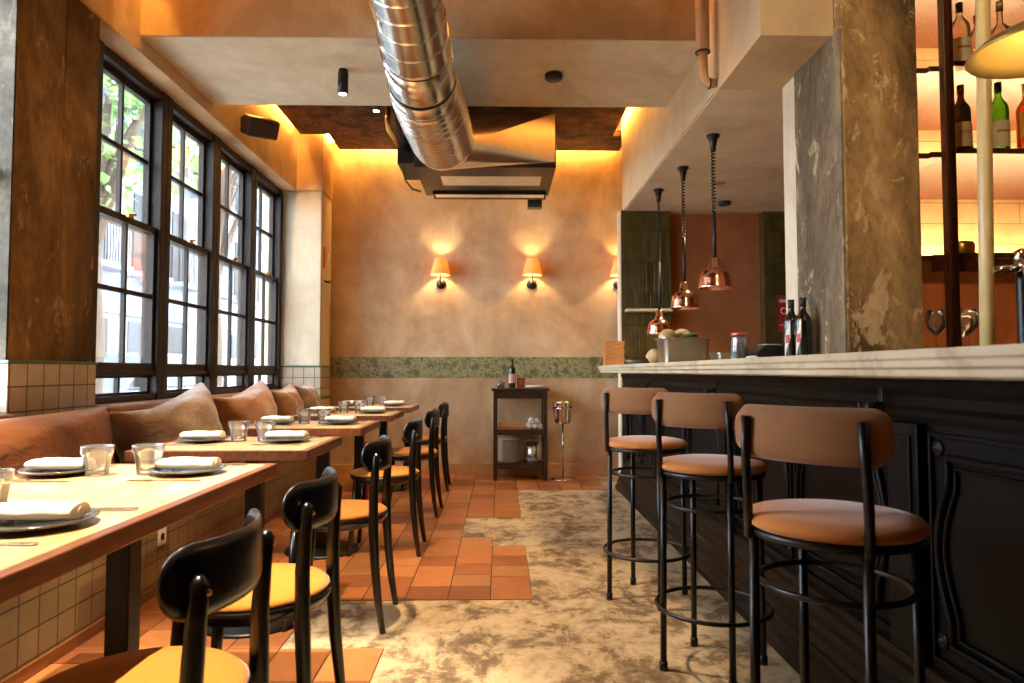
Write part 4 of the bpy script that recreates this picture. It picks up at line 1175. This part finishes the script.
fan = empty('fan_coil_unit', (-0.125, 5.7, 2.79), 'black ceiling fan unit with a sheet metal adapter before the back wall', 'air conditioner')
b = MB(); b.box(-0.60, 0.60, 0, 0.95, 0.0, 0.45); b.done('housing', M['black_plastic'], fan, bevel=0.008)
b = MB(); b.box(-0.40, 0.49, 0.27, 0.55, -0.006, 0.0); b.done('underside_panel', plain('pale inset panel', '#d8c49c', 0.4), fan)
b = MB(); b.box(-0.50, 0.55, 0.78, 0.90, -0.03, -0.006); b.done('outlet_strip', plain('pale outlet strip', '#e0cca4', 0.35), fan)
b = MB(); b.box(-0.52, 0.57, 0.90, 0.945, -0.036, 0.0); b.box(-0.52, 0.57, 0.765, 0.78, -0.032, 0.0); b.done('outlet_frame', M['black_metal'], fan)
# adapter loft circle -> rectangle (local to fan)
def loft():
    """square to round transition: four flat triangles and four conical corners"""
    b = MB(); n = 64; q = n//4
    c0 = Vector(E1) - Vector((-0.125, 5.7, 2.79)) + Vector((0.002, 0.056, 0))
    x0, x1, z0, z1 = -0.42, 0.585, 0.03, 0.44
    circ = [b.bm.verts.new((c0.x+0.212*math.cos(2*PI*k/n-PI/2), c0.y, c0.z+0.212*math.sin(2*PI*k/n-PI/2))) for k in range(n)]
    cor = [b.bm.verts.new((x, -0.07, z)) for x, z in ((x1, z0), (x1, z1), (x0, z1), (x0, z0))]
    cor2 = [b.bm.verts.new((v.co.x, -0.001, v.co.z)) for v in cor]
    for i in range(4):
        for k in range(q):
            f = b.bm.faces.new((circ[i*q+k], circ[(i*q+k+1) % n], cor[i])); f.smooth = True
        b.bm.faces.new((circ[((i+1)*q) % n], cor[(i+1) % 4], cor[i]))
        b.bm.faces.new((cor[i], cor[(i+1) % 4], cor2[(i+1) % 4], cor2[i]))
    o = b.done('sheet_metal_adapter', M['foil'], fan)
    o.modifiers.new('edges', 'EDGE_SPLIT').split_angle = R(12)
    return o
loft()
for sx in (-0.55, 0.55):
    for sy in (0.1, 0.85):
        b = MB(); b.tube([(sx, sy, 0.45), (sx, sy, 0.57)], 0.006, 8); b.done('hanger_rod', M['steel'], fan)
b = MB(); b.box(0.40, 0.54, 1.0, 1.10, -0.10, 0.05); b.box(0.45, 0.49, 0.945, 1.0, 0.0, 0.03); b.done('drain_box', M['black_plastic'], fan, bevel=0.004)
b = MB(); b.box(-0.76, -0.60, 0.1, 0.62, 0.06, 0.30); b.done('control_box', M['black_plastic'], fan, bevel=0.01)
b = MB(); b.tube([(-0.72, 0.2, 0.12), (-0.715, 0.15, 0.0), (-0.70, 0.2, -0.06), (-0.66, 0.35, -0.095), (-0.60, 0.45, -0.09)], 0.009, 8); b.done('green_cable', plain('green yellow earth cable', '#4d6a1e', 0.5), fan)
b = MB(); b.tube([(-0.80, -0.1, 0.47), (-0.81, -0.12, 0.36), (-0.80, -0.1, 0.28), (-0.74, 0.0, 0.2), (-0.70, 0.1, 0.2)], 0.022, 12); b.done('copper_pipe', M['brass'], fan)
b = MB(); b.tube([(-0.74, -0.12, 0.56), (-0.73, -0.1, 0.36), (-0.70, -0.02, 0.2), (-0.66, 0.1, 0.18)], 0.02, 10); b.done('black_hose', M['rubber'], fan)

# drain pipe on the soffit face
r = empty('drain_pipe', (1.10, 3.62, 2.80), 'beige painted pipe with a black clip on the soffit corner', 'pipe')
b = MB(); b.tube([(0, 0, 0.0), (0, 0, 0.74)], 0.036, 20); b.done('upper_pipe', M['beige_pipe'], r)
b = MB(); b.tube([(0.0, 0, 0.0), (0.004, 0, -0.13), (0.012, 0, -0.165), (0.04, 0, -0.175), (0.062, 0, -0.17)], 0.024, 16); b.done('elbow', M['beige_pipe'], r)
b = MB(); b.ring((0, 0, 0.0), 0.036, 0.005, 28, 8); b.ring((0.035, 0, -0.172), 0.026, 0.005, 24, 8, axis='X'); b.done('clip', M['black_metal'], r)

# ================================================================== BACK WALL SIDE TABLE
sx0, sy0 = 0.20, 6.86
r = empty('serving_trolley', (sx0, sy0, 0), 'narrow dark wooden side table with shelves against the back wall', 'side table')
hw, hd = 0.265, 0.17
for ix in (-1, 1):
    for iy in (-1, 1):
        b = MB(); b.box(ix*(hw-0.02)-0.02, ix*(hw-0.02)+0.02, iy*(hd-0.02)-0.02, iy*(hd-0.02)+0.02, 0, 0.875); b.done('leg', M['trolley'], r, bevel=0.003)
b = MB(); b.box(-hw-0.02, hw+0.02, -hd-0.015, hd+0.01, 0.875, 0.90); b.done('table_top', M['trolley'], r, bevel=0.004)
for q in ((-hd+0.005, -hd+0.02), (hd-0.02, hd-0.005)):
    b = MB(); b.box(-hw+0.04, hw-0.04, q[0], q[1], 0.80, 0.875); b.done('apron', M['trolley'], r)
for z in (0.475, 0.145):
    b = MB(); b.box(-hw+0.01, hw-0.01, -hd+0.01, hd-0.01, z, z+0.022); b.box(-hw+0.04, hw-0.04, -hd+0.003, -hd+0.015, z-0.03, z+0.0); b.done('shelf_board', M['trolley'], r, bevel=0.002)
b = MB(); b.lathe(bottle_prof(0.036, 0.29), 28); 
wr = empty('wine_bottle', (sx0-0.08, sy0-0.02, 0.901), 'dark wine bottle with pale pink label on the side table', 'bottle')
b.done('bottle_glass', M['black_bottle'], wr); cyl_label(0.0368, 0.05, 0.14, -2.6, -0.6).done('paper_label', plain('pale pink label', '#c99a86', 0.6), wr)
b = MB(); b.lathe([(0, 0), (0.035, 0), (0.045, 0.10), (0.042, 0.10), (0.032, 0.006), (0, 0.006)], 28); o = b.done('amber_vase', M['orange_bottle']); o.location = (sx0+0.01, sy0+0.0, 0.901); tag(o, 'small amber glass jar beside the wine bottle', 'jar')
b = MB(); b.lathe([(0, 0), (0.035, 0), (0.042, 0.06), (0.039, 0.06), (0.032, 0.006), (0, 0.006)], 28); o = b.done('small_glass', M['tumbler']); o.location = (sx0-0.19, sy0-0.03, 0.901); tag(o, 'small clear glass at the left end of the side table', 'glass')
def flatplate(x, y, z, r_, label, grp, name='plate', h=0.012):
    b = MB(); b.lathe([(0, 0), (r_*0.6, 0), (r_*0.7, h*0.25), (r_, h*0.9), (r_*0.99, h), (r_*0.68, h*0.45), (0, h*0.4)], 36)
    o = b.done(name, M['white_ceramic']); o.location = (x, y, z); return tag(o, label, 'plate', grp)
pp = None
for k in range(3):
    l = 'white plate, %s of the short pile on top of the side table' % ['bottom', 'middle', 'top'][k]
    flatplate(sx0+0.15, sy0-0.02, 0.901+k*0.0075, 0.105, l, 'plates on top of the side table')
fp = flatplate(sx0-0.105, sy0-0.01, 0.168, 0.110, '', 'tall pile of white plates on the bottom shelf')
pos = ['bottom', 'second', 'third', 'fourth', 'fifth', 'sixth', 'seventh', 'eighth', 'ninth', 'tenth', 'eleventh', 'twelfth', 'thirteenth', 'fourteenth', 'fifteenth', 'sixteenth', 'seventeenth', 'topmost']
for k in range(18):
    l = 'white plate in the tall pile on the bottom shelf, %s from below' % pos[k] if 0 < k < 17 else 'white plate, %s of the tall pile on the bottom shelf' % pos[k]
    o = fp if k == 0 else again(fp, l)
    o['label'] = l; o.location = (sx0-0.105 + random.uniform(-.002, .002), sy0-0.01, 0.168+k*0.0125)
r2 = empty('pot', (sx0+0.13, sy0-0.01, 0.168), 'steel pot with an orange lid on the bottom shelf', 'pot')
b = MB(); b.lathe([(0, 0), (0.088, 0), (0.09, 0.005), (0.09, 0.20), (0, 0.20)], 32); b.done('pot_body', M['steel'], r2)
b = MB(); b.lathe([(0, 0.201), (0.06, 0.201), (0.06, 0.225), (0.05, 0.23), (0, 0.23)], 28); b.done('lid', M['wood_stack'], r2)
b = MB(); b.box(-0.125, 0.125, -0.12, 0.12, 0, 0.008)
for q in ((-0.125, 0.125, -0.12, -0.112), (-0.125, 0.125, 0.112, 0.12), (-0.125, -0.117, -0.112, 0.112), (0.117, 0.125, -0.112, 0.112)): b.box(*q, 0.008, 0.055)
o = b.done('wooden_tray', M['wood_stack']); o.location = (sx0-0.095, sy0-0.005, 0.498); tag(o, 'light wooden cutlery tray on the upper shelf of the side table', 'tray')
napg = 'rolled napkins piled on the upper shelf'
for k, (dx, dz, l) in enumerate(((0.085, 0.028, 'left of the lower row'), (0.14, 0.028, 'middle of the lower row'), (0.195, 0.028, 'right of the lower row'), (0.112, 0.075, 'left of the upper row'), (0.168, 0.075, 'right of the upper row'))):
    b = MB(); b.tube([(0, -0.09, 0), (0, -0.03, 0.001), (0, 0.03, 0.0), (0, 0.09, 0)], [0.022, 0.027, 0.027, 0.022], 16); b.tube([(0, -0.094, 0.0), (0, -0.089, 0)], 0.010, 10)
    o = b.done('napkin', plain('greyish white napkin', '#c9c0ba', 0.9)); o.location = (sx0+dx, sy0, 0.498+dz); tag(o, 'rolled greyish napkin on the side table shelf, %s' % l, 'napkin', napg)
# wine cooler on a stand
r = empty('wine_cooler_stand', (0.625, 6.80, 0), 'polished steel wine bucket on a slim floor stand', 'wine cooler')
b = MB(); b.lathe([(0, 0), (0.13, 0), (0.13, 0.008), (0.09, 0.02), (0.02, 0.028)], 40); b.done('stand_base', M['chrome'], r)
b = MB(); b.tube([(0, 0, 0.025), (0, 0, 0.56)], 0.011, 16); b.ring((0, 0, 0.70), 0.108, 0.006, 40); b.tube([(0, 0, 0.55), (0, 0, 0.558)], 0.07, 24); b.done('stand_pole', M['chrome'], r)
b = MB(); b.lathe([(0, 0.56), (0.082, 0.56), (0.086, 0.565), (0.102, 0.75), (0.107, 0.755), (0.107, 0.762), (0.099, 0.76), (0.084, 0.57), (0, 0.566)], 40); b.done('bucket', M['chrome'], r)
b = MB(); b.ring((-0.113, 0, 0.70), 0.022, 0.004, 20, 8, axis='Y'); b.ring((0.113, 0, 0.70), 0.022, 0.004, 20, 8, axis='Y'); b.done('ring_handle', M['chrome'], r)
# small switches and signs
b = MB(); b.box(0, 0.012, -0.04, 0.04, -0.045, 0.045); o = b.done('wall_switch', M['paper'], bevel=0.003); o.location = (-1.745+0.0, 6.93, 2.22); o.location.x = -1.755; tag(o, 'small pale wall box on the side of the far pillar', 'switch')
b = MB(); b.box(0, 0.004, -0.035, 0.035, -0.11, 0.11); o = b.done('notice', plain('orange notice', '#c05a20', 0.6)); o.location = (-1.7545, 6.80, 2.20); tag(o, 'narrow orange notice on the side of the far pillar', 'sign')
r = empty('coat_hook', (-1.755, 6.88, 1.97), 'small black double coat hook below the orange notice', 'hook')
b = MB(); b.box(0, 0.006, -0.06, 0.06, -0.01, 0.01); b.done('back_plate', M['black_metal'], r)
for s_ in (-1, 1):
    b = MB(); b.tube([(0.004, s_*0.04, 0), (0.03, s_*0.04, -0.01), (0.045, s_*0.04, 0.012)], 0.006, 8); b.done('prong', M['black_metal'], r)
# kitchen shelf and red fire sign
b = MB(); b.box(1.18, 1.61, 6.31, 6.428, 1.625, 1.65); tag(b.done('wall_shelf', M['marble'], bevel=0.003), 'thin pale shelf on the green tiled pier', 'shelf')
r = empty('fire_sign', (2.70, 6.425, 1.62), 'red fire equipment sign on the dark green tiled strip', 'sign')
b = MB(); b.box(-0.06, 0.06, -0.006, 0.0, -0.17, 0.17); b.done('sign_board', M['red'], r)
b = MB(); b.ring((-0.005, -0.008, 0.02), 0.028, 0.005, 28, 6, axis='Y'); b.box(-0.045, 0.045, -0.0085, -0.006, -0.12, -0.112); b.box(-0.045, 0.045, -0.0085, -0.006, 0.10, 0.13); b.done('white_symbol', M['paper'], r)
b = MB(); b.tube([(-1.42, 4.72, 0.0), (-1.42, 4.72, 0.30)], 0.05, 24); b.bm.free()
# red extinguisher under the tables
r = empty('fire_extinguisher', (-1.145, 5.76, 0), 'red fire extinguisher standing under the tables by the bench', 'fire extinguisher')
b = MB(); b.lathe([(0, 0), (0.07, 0), (0.075, 0.01), (0.075, 0.42), (0.06, 0.47), (0.025, 0.50), (0.0, 0.50)], 32); b.done('cylinder', M['red'], r)
b = MB(); b.tube([(0, 0, 0.50), (0, 0, 0.54)], 0.018, 12); b.box(-0.07, 0.03, -0.012, 0.012, 0.535, 0.548); b.box(-0.07, 0.03, -0.012, 0.012, 0.56, 0.572); b.done('valve_handle', M['black_metal'], r)
cyl_label(0.0755, 0.30, 0.42, -2.2, -0.6).done('paper_label', M['paper'], r)
r.scale = (0.65, 0.65, 1)

# ================================================================== OUTSIDE
b = MB(); b.box(-30, -2.36, -8, 60, -0.25, -0.12); struct(b.done('street', plain('pale asphalt', '#b4b2ac', 0.9)))
MW = plain('white rendered facade', '#a9b2be', 0.9, var=0.05); MG = plain('grey stone facade', '#868e98', 0.9, var=0.08); MD = plain('dark shop opening', '#2c3034', 0.6); MI = plain('balcony iron', '#14171b', 0.6); MS = plain('pale blue fascia', '#7f93b0', 0.7); MSH = plain('grey shutter', '#4e545a', 0.7)
def building(y0, y1, wall, label, gy):
    r = empty('building', (-10.5, y0, -0.12), label, 'building', 'houses across the street')
    b = MB(); b.box(-4, 0, 0, y1-y0, 0, 14); b.done('wall', wall, r)
    L = y1-y0
    b = MB(); b.box(0, 0.12, 0.2, L-0.2, 2.75, 3.35); b.done('shop_fascia', MS, r)
    n = max(2, int(L/2.2))
    for k in range(n):
        yc = L*(k+0.5)/n
        b = MB(); b.box(0.0, 0.03, yc-0.65, yc+0.65, 0.0, 2.6)
        for q in range(9): b.box(0.03, 0.045, yc-0.6, yc+0.6, 0.3+q*0.25, 0.32+q*0.25)
        b.done('shop_shutter', MSH if k % 2 else MD, r)
        for fl in range(3):
            z = 4.0+fl*3.2
            b = MB(); b.box(0.0, 0.04, yc-0.5, yc+0.5, z, z+2.3); b.box(0.04, 0.07, yc-0.03, yc+0.03, z, z+2.3); b.done('balcony_door', MD if (k+fl) % 3 else MSH, r)
            b = MB(); b.box(0.0, 0.55, yc-0.85, yc+0.85, z-0.15, z); b.done('balcony_slab', MG, r)
            b = MB()
            for q in range(14): b.box(0.50, 0.52, yc-0.83+q*0.127, yc-0.81+q*0.127, z, z+1.0)
            b.box(0.49, 0.53, yc-0.85, yc+0.85, z+0.97, z+1.02); b.done('railing', MI, r)
building(9, 16.5, MW, 'white house with grey shutters behind the nearest trees', 0)
building(16.6, 23.5, MG, 'grey house with iron balconies across the street', 0)
building(23.6, 34, MW, 'white house farther down the street', 0)
building(34.1, 48, MG, 'grey house farthest down the street', 0)

def car(x, y, col, label):
    r = empty('parked_car', (x, y, -0.12), label, 'car', 'cars parked across the street')
    L, W = 4.2, 1.72
    body = [(0, 0.28), (0.02, 0.62), (0.12, 0.78), (0.95, 0.92), (3.75, 0.95), (4.12, 0.85), (4.2, 0.55), (4.18, 0.28)]
    b = MB()
    b.prism([(p[0]-L/2, p[1]) for p in body], 'X', -W/2, W/2); b.done('car_body', col, r, bevel=0.06, bseg=3)
    cab = [(0.95, 0.90), (1.55, 1.40), (1.9, 1.47), (3.1, 1.46), (3.75, 1.0), (3.8, 0.92)]
    b = MB(); b.prism([(p[0]-L/2, p[1]) for p in cab], 'X', -W/2+0.12, W/2-0.12); b.done('roof', col, r, bevel=0.05, bseg=3)
    win = [(1.10, 0.96), (1.60, 1.36), (1.95, 1.41), (3.05, 1.40), (3.6, 1.0)]
    b = MB(); b.prism([(p[0]-L/2, p[1]) for p in win], 'X', -W/2+0.10, W/2-0.10); b.done('side_windows', plain('car glass', '#20262c', 0.05), r)
    b = MB(); b.box(-W/2+0.22, W/2-0.22, 0.97-L/2, 1.0-L/2, 0.95, 1.30); b.bm.free()
    for wy in (0.75, 3.4):
        for sx in (-1, 1):
            b = MB(); b.lathe([(0, -0.1), (0.2, -0.1), (0.31, -0.09), (0.32, 0.0), (0.31, 0.09), (0.2, 0.1), (0, 0.08)], 28, (sx*(W/2-0.1), wy-L/2, 0.32), axis='X'); b.done('wheel', plain('tyre', '#181818', 0.7), r)
    for sx in (-1, 1):
        b = MB(); b.box(sx*0.65-0.14, sx*0.65+0.14, -L/2-0.01, -L/2+0.08, 0.62, 0.74); b.done('headlight', M['white_ceramic'], r, bevel=0.02)
    return r
C1 = plain('silver car paint', '#70767e', 0.25, 0.4); C2 = plain('white car paint', '#b0b4b8', 0.3); C3 = plain('dark blue car paint', '#333c4c', 0.25, 0.2)
car(-5.9, 10.6, C1, 'silver car parked outside the first window'); car(-5.9, 15.6, C2, 'white car parked behind the silver one'); car(-5.9, 20.6, C3, 'dark blue car parked farther along'); car(-5.9, 25.6, C1, 'silver car parked farthest along the street')

LEAF = plain('green leaves', '#7a9a5c', 0.6, var=0.35, scale=3)
LEAF2 = plain('yellow green leaves', '#98a468', 0.6, var=0.35, scale=3)
def tree(x, y, zc, rad, n, label, mat, seed):
    rnd = random.Random(seed)
    r = empty('street_tree', (x, y, -0.12), label, 'tree', 'street trees outside the windows')
    b = MB(); b.tube([(0, 0, 0), (0.05, 0.02, 1.5), (0, 0, 3.0), (0.1, 0.1, 4.6)], [0.14, 0.11, 0.09, 0.04], 12)
    tips = []
    for k in range(9):
        a = rnd.uniform(0, 2*PI); t = Vector((math.cos(a)*rad*0.8, math.sin(a)*rad*0.8, zc+rnd.uniform(-0.6, 0.9)*rad)); tips.append(t)
        s_ = Vector((0, 0, rnd.uniform(2.2, 3.6))); b.tube([s_, s_.lerp(t, 0.5)+Vector((0, 0, 0.2)), t], [0.05, 0.03, 0.012], 8)
    b.done('trunk', plain('bark', '#5b4e42', 0.9), r)
    b = MB()
    cl = [Vector((rnd.gauss(0, 0.45)*rad, rnd.gauss(0, 0.45)*rad, zc + rnd.gauss(0, 0.45)*rad*1.1)) for _ in range(46)] + tips
    for k in range(n):
        c = rnd.choice(cl); p = c + Vector((rnd.gauss(0, 0.22), rnd.gauss(0, 0.22), rnd.gauss(0, 0.18)))
        s_ = rnd.uniform(0.06, 0.11)
        d = Vector((rnd.uniform(-1, 1), rnd.uniform(-1, 1), rnd.uniform(-1.2, 0.3))).normalized(); e = d.orthogonal().normalized()
        m_ = Matrix.Rotation(rnd.uniform(0, 6.28), 3, d); e = m_ @ e
        vs = [b.bm.verts.new(q) for q in (p-d*s_, p+e*s_*0.5, p+d*s_, p-e*s_*0.5)]
        b.bm.faces.new(vs)
    b.done('foliage', mat, r)
tree(-5.0, 8.4, 4.6, 1.2, 1700, 'leafy green street tree outside the first window', LEAF, 3)
tree(-4.6, 11.0, 5.2, 1.2, 900, 'yellow green street tree outside the second window', LEAF2, 4)

# daylight portal-like nothing: world light enters through the real openings
